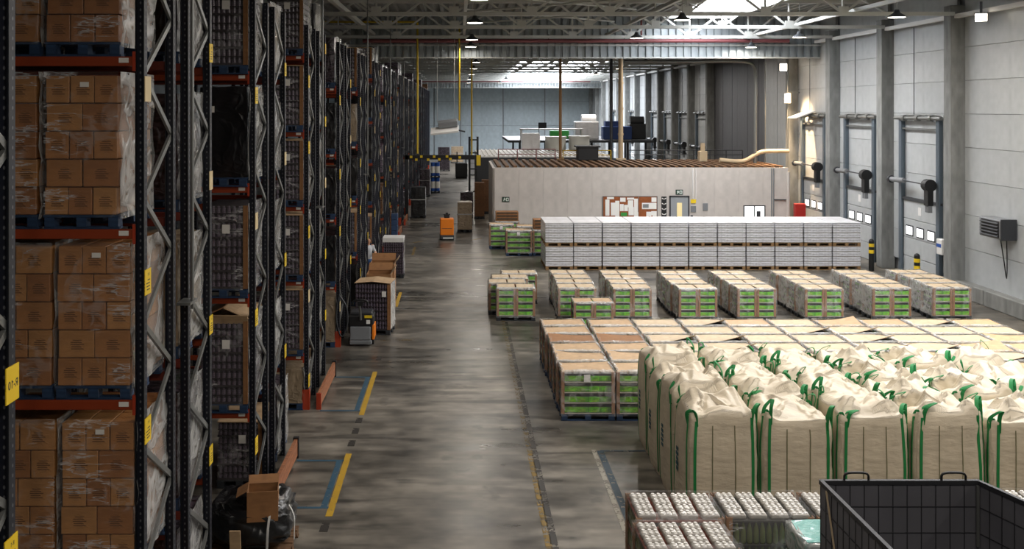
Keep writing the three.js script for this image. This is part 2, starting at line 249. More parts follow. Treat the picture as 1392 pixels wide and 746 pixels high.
// ------------------------------------------------------------------ roof trusses
{
  const X0 = -13.2, X1 = 16.9, B = 9.6, T = 10.62, P = 2.66;
  const root = thing('roof_truss', 'pale lattice roof truss, third on the gallery side of the smoke curtain', 'truss', [0, 0, 0], 0, 'roof trusses');
  mesh('bottom_chord', box(X1 - X0, 0.13, 0.13, (X0 + X1) / 2, B, 0), M.steel, root);
  mesh('top_chord', box(X1 - X0, 0.15, 0.15, (X0 + X1) / 2, T, 0), M.steel, root);
  for (let x = 13.1, k = 0; x > X0; x -= P, k++) {
    mesh('strut', bar([x, B, 0], [x - P / 2, T, 0], 0.075, 0.075), M.steel, root); mesh('strut', bar([x, B, 0], [x + P / 2, T, 0], 0.075, 0.075), M.steel, root);
    mesh('hanger', bar([x, B, 0], [x, T, 0], 0.06, 0.06), M.steel, root); mesh('gusset_plate', box(0.34, 0.26, 0.03, x, B + 0.12, 0.06), M.steel, root);
  }
  root.position.z = -COL0;
  for (const k of [1, 2, 5, 6, 7, 8, 9, 10, 11, 12, 13, 14, 15, 16]) copy(root, 'roof_truss', [0, 0, -(COL0 + k * BAY)], 0, k < 3 ? 'pale lattice roof truss, ' + ORD[2 - k] + ' on the gallery side of the smoke curtain' : 'pale lattice roof truss, ' + ORD[k - 5] + ' beyond the cabin smoke curtain');
  // longitudinal girders
  for (const [x, y, w] of [[13.5, 9.72, 0.12], [7, 9.86, 0.12], [0.2, 9.86, 0.12], [-4.1, 9.86, 0.16]])
    single('roof_girder', box(w, w, FAR - 2, x, y, -FAR / 2), M.steel, x > 13 ? 'pale steel girder above the dock side pallets' : x > 6 ? 'pale steel girder above the green product pallets' : x > -1 ? 'pale steel girder above the main aisle' : 'pale steel girder above the ends of the pallet racks', 'girder');
  // diagonal wind bracing under the deck
  [[7, 33.2, 0.2, 38.6], [0.2, 33.2, 7, 38.6], [7, 38.6, 0.2, 44], [0.2, 38.6, 7, 44], [13.5, 33.2, 16.9, 38.6]].forEach(([xa, da, xb, db], wi) => single('wind_brace', rod([xa, 10.2 + (wi % 2) * 0.1, -da], [xb, 10.2 + (wi % 2) * 0.1, -db], 0.04), M.steel, ['thin diagonal wind brace above the capped jar pallet end of the aisle', 'crossing wind brace above the capped jar pallet end of the aisle', 'thin diagonal wind brace just before the smoke curtain', 'crossing wind brace just before the smoke curtain', 'thin diagonal wind brace beside the dock wall gutter'][wi], 'brace', undefined, undefined, 'wind braces'));
}
// ------------------------------------------------------------------ smoke curtains
function curtain(d, label) {
  const t = thing('smoke_curtain', label, 'smoke curtain', [0, 0, 0]);
  const X0 = -5.2, X1 = 17.2, p = 0.36, pos = [], idx = [], pts = []; const n = Math.round((X1 - X0) / p), q = (X1 - X0) / n;
  for (let i = 0; i < n; i++) { const x = X0 + i * q; pts.push([x, 0], [x + q * 0.55, 0], [x + q * 0.6, 0.12], [x + q * 0.95, 0.12]); } pts.push([X1, 0]);
  pts.forEach(([x, z]) => pos.push(x, 8.78, -d - z, x, ROOF, -d - z)); for (let i = 0; i < pts.length - 1; i++) { const a = i * 2; idx.push(a, a + 2, a + 1, a + 1, a + 2, a + 3); }
  const g = new THREE.BufferGeometry(); g.setAttribute('position', new THREE.Float32BufferAttribute(pos, 3)); g.setIndex(idx); const h = g.toNonIndexed(); h.computeVertexNormals();
  mesh('corrugated_sheet', muv(h), M.curtain, t); mesh('lower_rail', box(X1 - X0, 0.06, 0.14, (X0 + X1) / 2, 8.77, -d - 0.03), M.steel, t); mesh('upper_rail', box(X1 - X0, 0.07, 0.1, (X0 + X1) / 2, 9.36, -d + 0.06), M.steel, t);
}
curtain(46.3, 'corrugated steel smoke curtain hanging above the long office cabin'); curtain(117, 'corrugated steel smoke curtain hanging before the blue end wall');
{
  const sp = thing('sprinkler_pipe', 'dull red sprinkler pipe running along the smoke curtain', 'pipe'); mesh('pipe_run', rod([-4.6, 9.55, -46], [15.6, 9.55, -46], 0.09, 10), M.pipeRed, sp);
  for (let x = -3; x < 15; x += 3.6) mesh('pipe_clamp', box(0.06, 0.3, 0.06, x, 9.7, -46), M.steelDark, sp);
  mesh('riser', rod([8.1, 9.55, -46], [8.1, 10.6, -46], 0.05), M.pipeRed, sp); mesh('riser', rod([8.6, 9.55, -46], [8.6, 10.6, -46], 0.05), M.pipeRed, sp);
  single('sprinkler_pipe', merge([rod([-4.6, 9.5, -116], [15.6, 9.5, -116], 0.08), ...[-3, 1, 5, 9, 13].map(x => rod([x, 9.5, -116], [x, ROOF, -116], 0.03))]), M.pipeRed, 'dull red sprinkler pipe before the blue end wall', 'pipe');
  const dp = thing('duct_pipe', 'grey pipe bending down beside the dark cladding wall', 'pipe'); mesh('pipe_run', tube([[8.3, 8.72, -49], [12, 8.72, -49], [14.3, 8.72, -49], [14.75, 8.6, -49], [14.9, 8.2, -49], [14.9, 6, -49], [14.9, 3.6, -49]], 0.09, 60, 8), M.galv, dp);
  mesh('thin_pipe', rod([15.4, 8.7, -49], [15.4, 3.6, -49], 0.04), M.galv, dp);
}
// ------------------------------------------------------------------ pendant lamps over the hall
{
  const prof = [[0.0, 0.24], [0.07, 0.24], [0.09, 0.17], [0.12, 0.13], [0.22, 0.07], [0.26, 0.03], [0.26, 0.0]].map(p => new THREE.Vector2(...p));
  const lamp = (x, d, label, k = 1) => {
    const t = thing('pendant_lamp', label, 'lamp', [x, 9.18, -d], 0, 'pendant lamps under the roof');
    mesh('reflector', new THREE.LatheGeometry(prof, 20), M.lampBody, t); mesh('glowing_disc', cyl(0.25, 0.25, 0.02, 20, 0, 0.01, 0), M.lampGlow, t); mesh('hanging_rod', rod([0, 0.24, 0], [0, ROOF - 9.18 + 0.06, 0], 0.012), M.cable, t);
    areaLight(0.44, 0.44, PENDANT_NITS * k, 0xfff5ea, x, 9.165, d);
  };
  [-3, 4, 11, 18, 25, 32, 40, 44.6].forEach((d, i) => lamp(0.5, d, 'round pendant lamp, ' + ORD[7 - i] + ' from the smoke curtain above the main aisle', d < 8 ? 1 : 0.42));
  [4, 11, 18, 25, 31, 39].forEach((d, i) => lamp(7.1, d, 'round pendant lamp, ' + ORD[5 - i] + ' from the smoke curtain above the green pallets', d < 8 ? 1 : 1.25));
  [6, 14, 22, 30, 38.6, 45].forEach((d, i) => lamp(13.5, d, 'round pendant lamp, ' + ORD[5 - i] + ' from the smoke curtain along the dock side', 1.15));
  [52, 60, 70, 82, 96, 110].forEach((d, i) => { lamp(1, d, 'round pendant lamp, ' + ORD[i] + ' beyond the cabin curtain over the aisle', 0.8); lamp(d > 85 ? 4.6 : 11.5, d, 'round pendant lamp, ' + ORD[i] + ' beyond the cabin curtain over the cabins', 1.8); });
  // floodlights
  const fl = thing('floodlight', 'square floodlight fixed high on a concrete column', 'floodlight', [16.5, 8.45, -49.6]); mesh('housing', rbox(0.42, 0.42, 0.2, 0.03), M.lampBody, fl); mesh('glowing_face', box(0.36, 0.36, 0.02, 0, 0, 0.105), M.lampGlow, fl); mesh('bracket', box(0.3, 0.08, 0.1, 0.25, 0, -0.05), M.lampBody, fl);
  const s1 = new THREE.SpotLight(0xffd9a8, 300, 0, 0.6, 1, 2); s1.position.set(15.9, 8.4, -48.6); s1.target.position.set(17.1, 1.0, -47.8); s1.castShadow = true; s1.shadow.radius = 8; scene.add(s1, s1.target);
  const f2 = thing('floodlight', 'bright floodlight under the gutter above the wall heater', 'floodlight', [16.75, 9.3, -31.2], -0.5); mesh('housing', rbox(0.4, 0.3, 0.18, 0.03), M.lampBody, f2); mesh('glowing_face', box(0.34, 0.24, 0.02, 0, -0.02, 0.1), M.lampGlow, f2); mesh('bracket', box(0.08, 0.4, 0.08, 0, 0.3, 0), M.lampBody, f2);
  const s2 = new THREE.SpotLight(0xffeccf, 230, 0, 0.85, 1, 2); s2.position.set(15.0, 9.0, -29.6); s2.target.position.set(17.3, 5.4, -25.5); s2.castShadow = true; s2.shadow.radius = 8; scene.add(s2, s2.target);
}
// ------------------------------------------------------------------ dock doors
function dock(k, n) {
  const d0 = COL0 + k * BAY + 0.5, c = d0 + 2.55, x = WX - 0.06, where = ['beside the wall heater column', 'behind the end of the white can pallets', 'under the warm floodlight'][n] ?? ['', '', '', 'at the first bay beyond the cabin', 'at the second bay beyond the cabin', 'at the third bay beyond the cabin', 'at the fourth bay beyond the cabin', 'at the sixth bay beyond the cabin', 'at the eighth bay beyond the cabin'][n];
  const t = structGroup('door_' + (n + 1), 'pale sectional dock door in tall steel tracks ' + where, 'dock door', [x, 0, -c]);
  const W = 2.75, Hd = 2.86;
  for (let i = 0; i < 4; i++) {
    const s = mesh('door_section', rbox(0.09, Hd / 4 - 0.02, W, 0.012, 0, Hd / 8 + i * Hd / 4, 0), M.panel, t);
    if (i === 2) for (const z of [-0.85, 0, 0.85]) { mesh('window_frame', rbox(0.03, 0.4, 0.58, 0.01, -0.05, Hd / 8 + i * Hd / 4 - 0.08, z), M.frameDark, s); mesh('window_pane', box(0.02, 0.3, 0.48, -0.063, Hd / 8 + i * Hd / 4 - 0.08, z), M.glassLit, s); }
    if (i === 3) mesh('number_plate', box(0.01, 0.3, 0.24, -0.05, Hd / 8 + i * Hd / 4, -0.05), M.white, s);
  }
  for (const z of [-W / 2 - 0.1, W / 2 + 0.1]) {
    mesh('track', merge([box(0.16, 6, 0.14, -0.04, 3, z), box(0.06, 6, 0.22, -0.12, 3, z + 0.02)]), M.track, t);
  }
  mesh('lintel', box(0.12, 0.1, W + 0.4, -0.05, Hd + 0.06, 0), M.steelDark, t);
  mesh('spring_shaft', rod([-0.2, 6.0, W / 2 + 0.5], [-0.2, 6.0, -W / 2 - 0.4], 0.07, 8), M.galv, t);
  for (const z of [-1, 0.1, 1.1]) mesh('shaft_drum', rod([-0.2, 6.0, z - 0.12], [-0.2, 6.0, z + 0.12], 0.12, 10), M.galv, t);
  mesh('cross_rail', box(0.06, 0.06, W, -0.08, 5.6, 0), M.galv, t);
  mesh('conduit', tube([[-0.1, 0.2, W / 2 + 0.55], [-0.1, 3, W / 2 + 0.55], [-0.1, 5.8, W / 2 + 0.55], [-0.1, 6.05, W / 2 + 0.5], [-0.1, 6.1, W / 2 + 0.2], [-0.1, 6.1, -1]], 0.035, 40), M.galv, t);
  mesh('drop_cable', rod([-0.1, 6.1, -0.4], [-0.1, 9.4, -0.4], 0.015), M.frameDark, t);
  // swing-out dock lamp
  const l = thing('dock_lamp', 'grey dock lamp arm with black head, ' + where, 'lamp', [x, 3.6, -c - 1.55], 0, undefined);
  mesh('arm_cylinder', rod([-0.35, 0, -0.25], [-0.33, 0.02, 0.85], 0.1, 12), M.greyPaint, l); mesh('arm_knob', rod([-0.35, 0, -0.3], [-0.35, 0, -0.18], 0.15, 12), M.frameDark, l);
  mesh('arm_rod', rod([-0.33, 0.02, 0.8], [-0.36, 0.0, 2.9], 0.025, 6), M.frameDark, l); mesh('bracket', box(0.36, 0.1, 0.1, -0.17, 0, -0.1), M.greyPaint, l);
  mesh('lamp_head', merge([rod([-0.38, 0.0, 2.72], [-0.38, 0.0, 3.04], 0.22, 14), box(0.2, 0.7, 0.3, -0.38, -0.38, 2.88)]), M.black, l); mesh('lamp_grille', merge([-0.1, 0, 0.1].map(z => box(0.14, 0.26, 0.06, -0.38, -0.85, 2.88 + z))), M.greyPaint, l);
}
[0, 1, 2].forEach((k, i) => dock(k, i)); dock(6, 3); dock(7, 4); dock(8, 5); dock(9, 6); dock(11, 7); dock(13, 8);
{
  const cb = thing('control_box', 'small white control box beside a dock door', 'control box', [16.95, 1.5, -34.15]); mesh('housing', rbox(0.2, 0.55, 0.4, 0.03), M.white, cb); mesh('display_strip', box(0.02, 0.12, 0.3, -0.1, 0.05, 0), M.blue, cb);
  const bol = thing('bollard', 'black and yellow striped bollard before the column between two dock doors', 'bollard', [16.15, 0, -38.1], 0, 'dock bollards');
  mesh('tube', cyl(0.1, 0.1, 1.15, 12, 0, 0.575, 0), M.black, bol); for (const y of [0.75, 1.0]) mesh('yellow_band', cyl(0.105, 0.105, 0.13, 12, 0, y, 0), M.yellow, bol); mesh('cap', new THREE.SphereGeometry(0.1, 10, 5, 0, 6.3, 0, 1.57).translate(0, 1.15, 0), M.black, bol);
  copy(bol, 'bollard', [16.0, 0, -38.9 - 0.8], 0, 'black and yellow striped bollard at the end of the white cans'); copy(bol, 'bollard', [16.15, 0, -34.3], 0, 'black and yellow striped bollard beside the wall heater column');
  // wall heater
  const h = thing('wall_heater', 'dark grey slatted heater unit fixed to the panel wall', 'heater', [WX - 0.03, 2.6, -30.7]);
  mesh('casing', rbox(0.5, 0.62, 1.25, 0.05, -0.28, 0, 0), M.greyPaint, h); mesh('front_recess', box(0.02, 0.5, 1.0, -0.54, 0, 0.05), M.black, h); for (let i = 0; i < 5; i++) mesh('slat', box(0.1, 0.015, 1.0, -0.56, -0.2 + i * 0.1, 0.05, 0, 0, 0.6), M.steelDark, h); mesh('end_cap', rbox(0.5, 0.66, 0.06, 0.02, -0.28, 0, 0.64), M.frameDark, h); mesh('wall_bracket', box(0.06, 0.4, 0.9, -0.03, 0, 0), M.steelDark, h);
  mesh('cable', tube([[-0.4, -0.3, 0.4], [-0.3, -1.0, 0.42], [-0.15, -1.55, 0.3], [-0.05, -1.2, 0.15], [-0.05, -0.3, 0.12]], 0.018, 30, 5), M.black, h);
}
// ------------------------------------------------------------------ long office cabin in the hall
{
  const X0 = 1.67, X1 = 15.85, Y = 3.49, D0 = 46.9, D1 = 53.2, W = X1 - X0;
  const o = thing('office_cabin', 'long white cabin with flat front wall and ribbed dark roof', 'cabin', [X0, 0, -D0]);
  const nP = 12; for (let i = 0; i < nP; i++) mesh('front_panel', box(W / nP - 0.004, Y - (i === nP - 1 ? 0.0 : 0), 0.12, (i + 0.5) * W / nP, Y / 2, -0.06), M.office, o);
  mesh('side_wall', box(0.12, Y - 0.05, D1 - D0, -0.02, Y / 2, -(D1 - D0) / 2 - 0.12), M.office, o); mesh('side_wall', box(0.12, Y - 0.05, D1 - D0, W, Y / 2, -(D1 - D0) / 2 - 0.12), M.office, o); mesh('rear_wall', box(W, Y, 0.1, W / 2, Y / 2, -(D1 - D0) - 0.1), M.office, o);
  mesh('roof_sheet', box(W - 0.1, 0.06, D1 - D0 - 0.1, W / 2, Y - 0.07, -(D1 - D0) / 2 - 0.1), M.steelDark, o);
  const rg = box(0.17, 0.12, D1 - D0 - 0.15, 0, 0, 0); for (let i = 0; i < 36; i++) mesh('roof_rib', rg, M.woodBrown, o, [0.25 + i * (W - 0.5) / 35, Y + 0.02, -(D1 - D0) / 2 - 0.12]);
  mesh('corner_trim', rod([W + 0.02, 0, -0.02], [W + 0.02, Y - 0.2, -0.02], 0.08, 10), M.office, o);
  const at = (x, y) => [x - X0, y, 0];
  // door
  const dr = thing('cabin_door', 'grey cabin door with narrow lit glass strip and dark frame', 'door', [10.6, 0, -D0 + 0.02]);
  mesh('leaf', box(0.84, 2.06, 0.05, 0, 1.03, 0), M.doorGrey, dr); mesh('frame', merge([box(0.06, 2.14, 0.09, -0.45, 1.07, 0), box(0.06, 2.14, 0.09, 0.45, 1.07, 0), box(0.96, 0.06, 0.09, 0, 2.11, 0)]), M.frameDark, dr); mesh('glass_strip', box(0.24, 0.9, 0.02, 0, 1.35, 0.03), std(0xc9b98c, 0.3, { emissive: 0xd8c48c, emissiveIntensity: 0.25 }), dr); mesh('handle', rod([0.32, 1.02, 0.05], [0.36, 1.02, 0.1], 0.02), M.black, dr);
  // notice board
  const nb = thing('notice_board', 'brown cork notice board covered in pinned sheets', 'notice board', [8.22, 1.45, -D0 + 0.03]);
  mesh('cork_sheet', box(2.58, 1.3, 0.03), M.cork, nb); mesh('frame', merge([box(2.64, 0.03, 0.05, 0, 0.66, 0), box(2.64, 0.03, 0.05, 0, -0.66, 0), box(0.03, 1.32, 0.05, -1.31, 0, 0), box(0.03, 1.32, 0.05, 1.31, 0, 0), box(0.03, 1.32, 0.05, 0.4, 0, 0)]), M.galv, nb);
  const pr = rng(31); [[-1.1, 0.12, 0.2, 0.78], [-0.82, 0.05, 0.22, 0.62], [-0.62, 0.0, 0.2, 0.9], [-0.35, 0.5, 0.26, 0.2], [-0.4, 0.12, 0.18, 0.34], [-0.2, 0.1, 0.18, 0.3], [0.02, 0.3, 0.26, 0.34], [0.05, -0.05, 0.26, 0.4], [0.28, 0.1, 0.18, 0.9], [0.3, -0.35, 0.18, 0.5], [0.02, 0.55, 0.34, 0.1], [0.75, 0.2, 0.36, 0.3], [0.9, -0.2, 0.24, 0.24], [1.15, 0.5, 0.24, 0.22], [1.1, 0.2, 0.34, 0.3], [1.15, -0.15, 0.26, 0.2], [1.18, -0.42, 0.2, 0.36], [-0.95, 0.58, 0.34, 0.1]].forEach(([x, y, w, h]) => mesh('pinned_sheet', box(w, h, 0.006, x, y, 0.022 + pr() * 0.004), M.paper, nb));
  mesh('framed_picture', box(0.28, 0.18, 0.01, 0.75, 0.2, 0.034), M.greyPaint, nb); mesh('green_chart', box(0.3, 0.16, 0.01, -0.3, -0.2, 0.03), M.greenBox, nb);
  // signs
  const ex = canvasTex(96, 64, (g, w, h) => { g.fillStyle = '#1f3d2e'; g.fillRect(0, 0, w, h); g.fillStyle = '#e8efe8'; g.fillRect(52, 10, 36, 44); g.fillStyle = '#1f3d2e'; g.fillRect(60, 18, 20, 30); g.fillStyle = '#e8efe8'; g.beginPath(); g.arc(30, 14, 6, 0, 7); g.fill(); g.fillRect(24, 20, 10, 18); g.fillRect(14, 24, 12, 5); g.fillRect(16, 38, 9, 16); g.fillRect(32, 36, 12, 6); g.fillRect(34, 24, 12, 5); });
  const exM = std(0xffffff, 0.5, { map: ex });
  for (const [x, y, l] of [[2.22, 1.96, 'small green running figure exit sign near the cabin corner'], [10.6, 2.31, 'small green running figure exit sign over the cabin door']]) { const s = thing('exit_sign', l, 'sign', [x, y, -D0 + 0.01]); mesh('plate', box(0.36, 0.25, 0.02), M.frameDark, s); const f = mesh('pictogram', new THREE.PlaneGeometry(0.33, 0.22).translate(0, 0, 0.0125), exM, s); }
  const ck = thing('chequered_sign', 'tall narrow black sign with white chevrons beside the notice board', 'sign', [9.86, 1.5, -D0 + 0.01]); mesh('plate', box(0.25, 1.2, 0.02), M.black, ck); for (let i = 0; i < 5; i++) for (const s of [-1, 1]) mesh('chevron', box(0.1, 0.035, 0.006, s * 0.06, -0.5 + i * 0.25, 0.012, 0, 0, s * 0.6), M.paper, ck);
  const sg = (n, l, x, y, w, h, m, c = 'sign') => single(n, rbox(w, h, 0.03, 0.01), m, l, c, [x, y, -D0 + 0.02]);
  sg('yellow_sign', 'small yellow sign beside the cabin door', 11.28, 1.87, 0.26, 0.19, M.yellow); sg('grey_notice', 'grey notice plate under the small yellow sign', 11.28, 1.5, 0.26, 0.3, M.greyPaint); sg('door_switch', 'small dark switch box under the grey notice plate', 11.2, 1.15, 0.12, 0.1, M.frameDark, 'switch'); sg('fuse_box', 'grey fuse box on the white cabin wall', 11.86, 1.6, 0.24, 0.36, M.greyPaint, 'box');
  const wd = thing('cabin_window', 'dark framed double window in the white cabin wall', 'window', [14.22, 1.35, -D0 + 0.02]); mesh('frame', merge([box(1.06, 0.05, 0.06, 0, 0.3, 0), box(1.06, 0.05, 0.06, 0, -0.3, 0), box(0.05, 0.6, 0.06, -0.5, 0, 0), box(0.05, 0.6, 0.06, 0.5, 0, 0), box(0.05, 0.6, 0.06, 0, 0, 0)]), M.frameDark, wd); mesh('pane', box(0.46, 0.55, 0.02, -0.25, 0, 0), M.glassLit, wd); mesh('pane', box(0.46, 0.55, 0.02, 0.25, 0, 0), M.glassLit, wd); mesh('blind_shape', box(0.2, 0.3, 0.03, 0.2, -0.1, 0), M.frameDark, wd);
  single('wall_conduit', merge([rod([11.25, 2.0, -D0 + 0.036], [11.25, Y - 0.02, -D0 + 0.036], 0.03), rod([11.4, 2.0, -D0 + 0.02], [11.4, Y - 0.02, -D0 + 0.02], 0.015)]), M.white, 'thin white conduit rising above the small yellow sign', 'conduit');
  single('wall_conduit', merge([rod([15.05, 0, -D0 + 0.032], [15.05, Y - 0.02, -D0 + 0.032], 0.025), rod([15.15, 0, -D0 + 0.032], [15.15, Y - 0.02, -D0 + 0.032], 0.025)]), M.greyPaint, 'grey conduit pair beside the cabin window', 'conduit');
  const rr = single('push_rail', box(0.6, 0.04, 0.06, 15.45, 1.95, -D0 + 0.04), M.frameDark, 'dark bar on the white wall at the cabin end', 'rail');
  single('red_cabinet', merge([rbox(0.5, 0.7, 0.3, 0.03, 0, 1.5, 0), box(0.1, 1.2, 0.1, 0, 0.6, 0), box(0.4, 0.03, 0.3, 0, 0.015, 0)]), M.red, 'red hose cabinet standing at the cabin end', 'cabinet', [16.1, 0, -46.0]);
  // on the roof
  single('roof_pipe', tube([[13.1, 3.75, -49], [14, 3.68, -49], [14.4, 3.72, -49], [15.2, 4.15, -49], [16, 4.2, -49], [16.6, 4.2, -49]], 0.11, 40, 8), M.beigePipe, 'thick white pipe lying along the cabin roof', 'pipe');
  single('roof_vent', merge([rbox(0.42, 0.55, 0.4, 0.03, 0, 0.27, 0), box(0.2, 0.5, 0.2, 0, 0.7, 0)]), M.beigePipe, 'small beige vent box on the cabin roof', 'vent', [12.75, Y + 0.08, -51]);
  single('support_pole', merge([cyl(0.13, 0.13, 6, 12, 0, 3, 0), cyl(0.16, 0.16, 0.1, 12, 0, 1.4, 0), cyl(0.16, 0.16, 0.1, 12, 0, 2.8, 0), cyl(0.16, 0.16, 0.1, 12, 0, 4.2, 0), box(0.5, 0.1, 0.4, 0, 0.05, 0)]), M.beigePipe, 'thick beige pole rising from the cabin roof', 'pole', [8.75, Y + 0.05, -52.8]);
  single('support_pole', merge([cyl(0.08, 0.08, 6.5, 10, 0, 3.25, 0), box(0.4, 0.1, 0.4, 0, 0.05, 0)]), M.steelDark, 'thin dark pole rising beside the thick beige pole', 'pole', [8.25, Y + 0.05, -52.9]);
  single('support_pole', merge([cyl(0.08, 0.08, 6.0, 10, 0, 3, 0), box(0.4, 0.1, 0.4, 0, 0.05, 0)]), M.brownPipe, 'brown pole rising alone from the cabin roof', 'pole', [5.45, Y + 0.05, -52.6]);
  const rail = (x0, x1, d, h, m, l) => { const t = thing('roof_railing', l, 'railing', [0, Y + 0.08, -d]); const n = Math.round((x1 - x0) / 0.9); for (let i = 0; i <= n; i++) mesh('upright', rod([x0 + i * (x1 - x0) / n, 0, 0], [x0 + i * (x1 - x0) / n, h, 0], 0.03), m, t); for (const y of [h, h / 2]) mesh('rail_bar', rod([x0, y, 0], [x1, y, 0], 0.025), m, t); };
  rail(2.1, 5.2, 52.9, 0.55, M.pipeRed, 'dark red railing on the cabin roof near its corner'); rail(5.6, 8.2, 52.7, 0.5, M.yellowPipe, 'low yellow railing on the cabin roof between the poles'); rail(9.2, 15.4, 52.9, 0.5, M.steelDark, 'dark railing along the rear edge of the cabin roof');
  single('roof_machine', merge([rbox(1.1, 0.7, 0.9, 0.03, 0, 0.4, 0), box(1.3, 0.08, 1.1, 0, 0.78, 0)]), M.black, 'black open machine box standing behind the cabin roof railing', 'machine', [6.9, Y + 0.02, -54.6 + 2]);
  // second cabin behind
  const c2 = thing('low_cabin', 'lower cabin with white ribbed roof behind the long office', 'cabin', [1.15, 0, -62]); const W2 = 8.5;
  mesh('front_wall', box(W2, 3.2, 0.12, W2 / 2, 1.6, 0), M.frameDark, c2); mesh('side_wall', box(0.12, 3.2, 9.5, 0, 1.6, -4.8), M.steelDark, c2); mesh('roof_sheet', box(W2, 0.06, 9.6, W2 / 2, 3.25, -4.8), M.white, c2); for (let i = 0; i < 28; i++) mesh('roof_rib', box(0.1, 0.08, 9.5, 0.15 + i * (W2 - 0.3) / 27, 3.31, -4.8), M.white, c2);
  // distant clutter standing on the roof of the low cabin and on platforms behind
  const pf = single('storage_platform', merge([box(12, 0.2, 12, 10, 3.6, -86), ...[5, 8, 11, 14, 15.5].flatMap(x => [rod([x, 0, -81], [x, 3.6, -81], 0.1), rod([x, 0, -91], [x, 3.6, -91], 0.1)])]), M.steelDark, 'dark storage platform on posts beyond the cabins', 'platform');
  const put = (n, g, m, l, c, x, y, d) => single(n, g, m, l, c, [x, y, -d]);
  put('wrapped_stack', rbox(1.3, 1.2, 1, 0.06, 0, 0.6, 0), M.canTop, 'white wrapped stack standing on the low cabin roof', 'stack', 5.1, 3.35, 70); put('steel_tank', merge([cyl(0.75, 0.75, 0.9, 16, 0, 0.45, 0), cyl(0.8, 0.8, 0.06, 16, 0, 0.93, 0)]), M.steel, 'pale round tank on the low cabin roof', 'tank', 6.9, 3.35, 70); put('steel_tank', merge([cyl(0.75, 0.75, 0.95, 16, 0, 0.47, 0), cyl(0.8, 0.8, 0.06, 16, 0, 0.97, 0)]), M.steel, 'second pale round tank on the low cabin roof', 'tank', 8.6, 3.35, 70);
  const mo = thing('hanging_display', 'dark flat display on a thin pole above the low cabin', 'display', [6.0, 3.35, -70.5]); mesh('screen', rbox(0.6, 0.42, 0.08, 0.02, 0, 1.75, 0), M.glassDark, mo); mesh('pole', rod([-0.25, 0, 0], [-0.25, 1.6, 0], 0.03), M.steelDark, mo);
  put('green_crate', rbox(1.6, 0.7, 1, 0.04, 0, 0.35, 0), M.greenBox, 'green crate on the platform behind the cabins', 'crate', 8.6, 3.7, 84); put('blue_machine', merge([rbox(2.4, 1.1, 1.4, 0.05, 0, 0.55, 0), box(1.2, 0.5, 1, -0.4, 1.3, 0)]), M.blueDark, 'dark blue machine on the platform near the dock wall', 'machine', 13.3, 3.7, 82.5); put('white_machine', merge([rbox(2, 1.5, 1.4, 0.08, 0, 0.75, 0), cyl(0.5, 0.5, 1.2, 14, 0.2, 1.6, 0, 0, 0, 1.57)]), M.canTop, 'white and blue machine on the platform beside the dark blue one', 'machine', 10.8, 3.7, 83); put('dark_machine', merge([rbox(1.4, 1.3, 1.2, 0.06, 0, 0.65, 0), cyl(0.45, 0.45, 1.2, 14, 0, 1.5, 0, 0, 0, 1.57)]), M.black, 'black rounded machine on the platform before the columns', 'machine', 15.2, 3.7, 83.5);
  put('white_shelf', merge([box(5.2, 0.1, 1, 0, 0.9, 0), box(0.1, 0.9, 1, -2.5, 0.45, 0), box(0.1, 0.9, 1, 2.5, 0.45, 0)]), M.white, 'long white table on the platform behind the brown pole', 'table', 7.6, 3.7, 80.8);
}
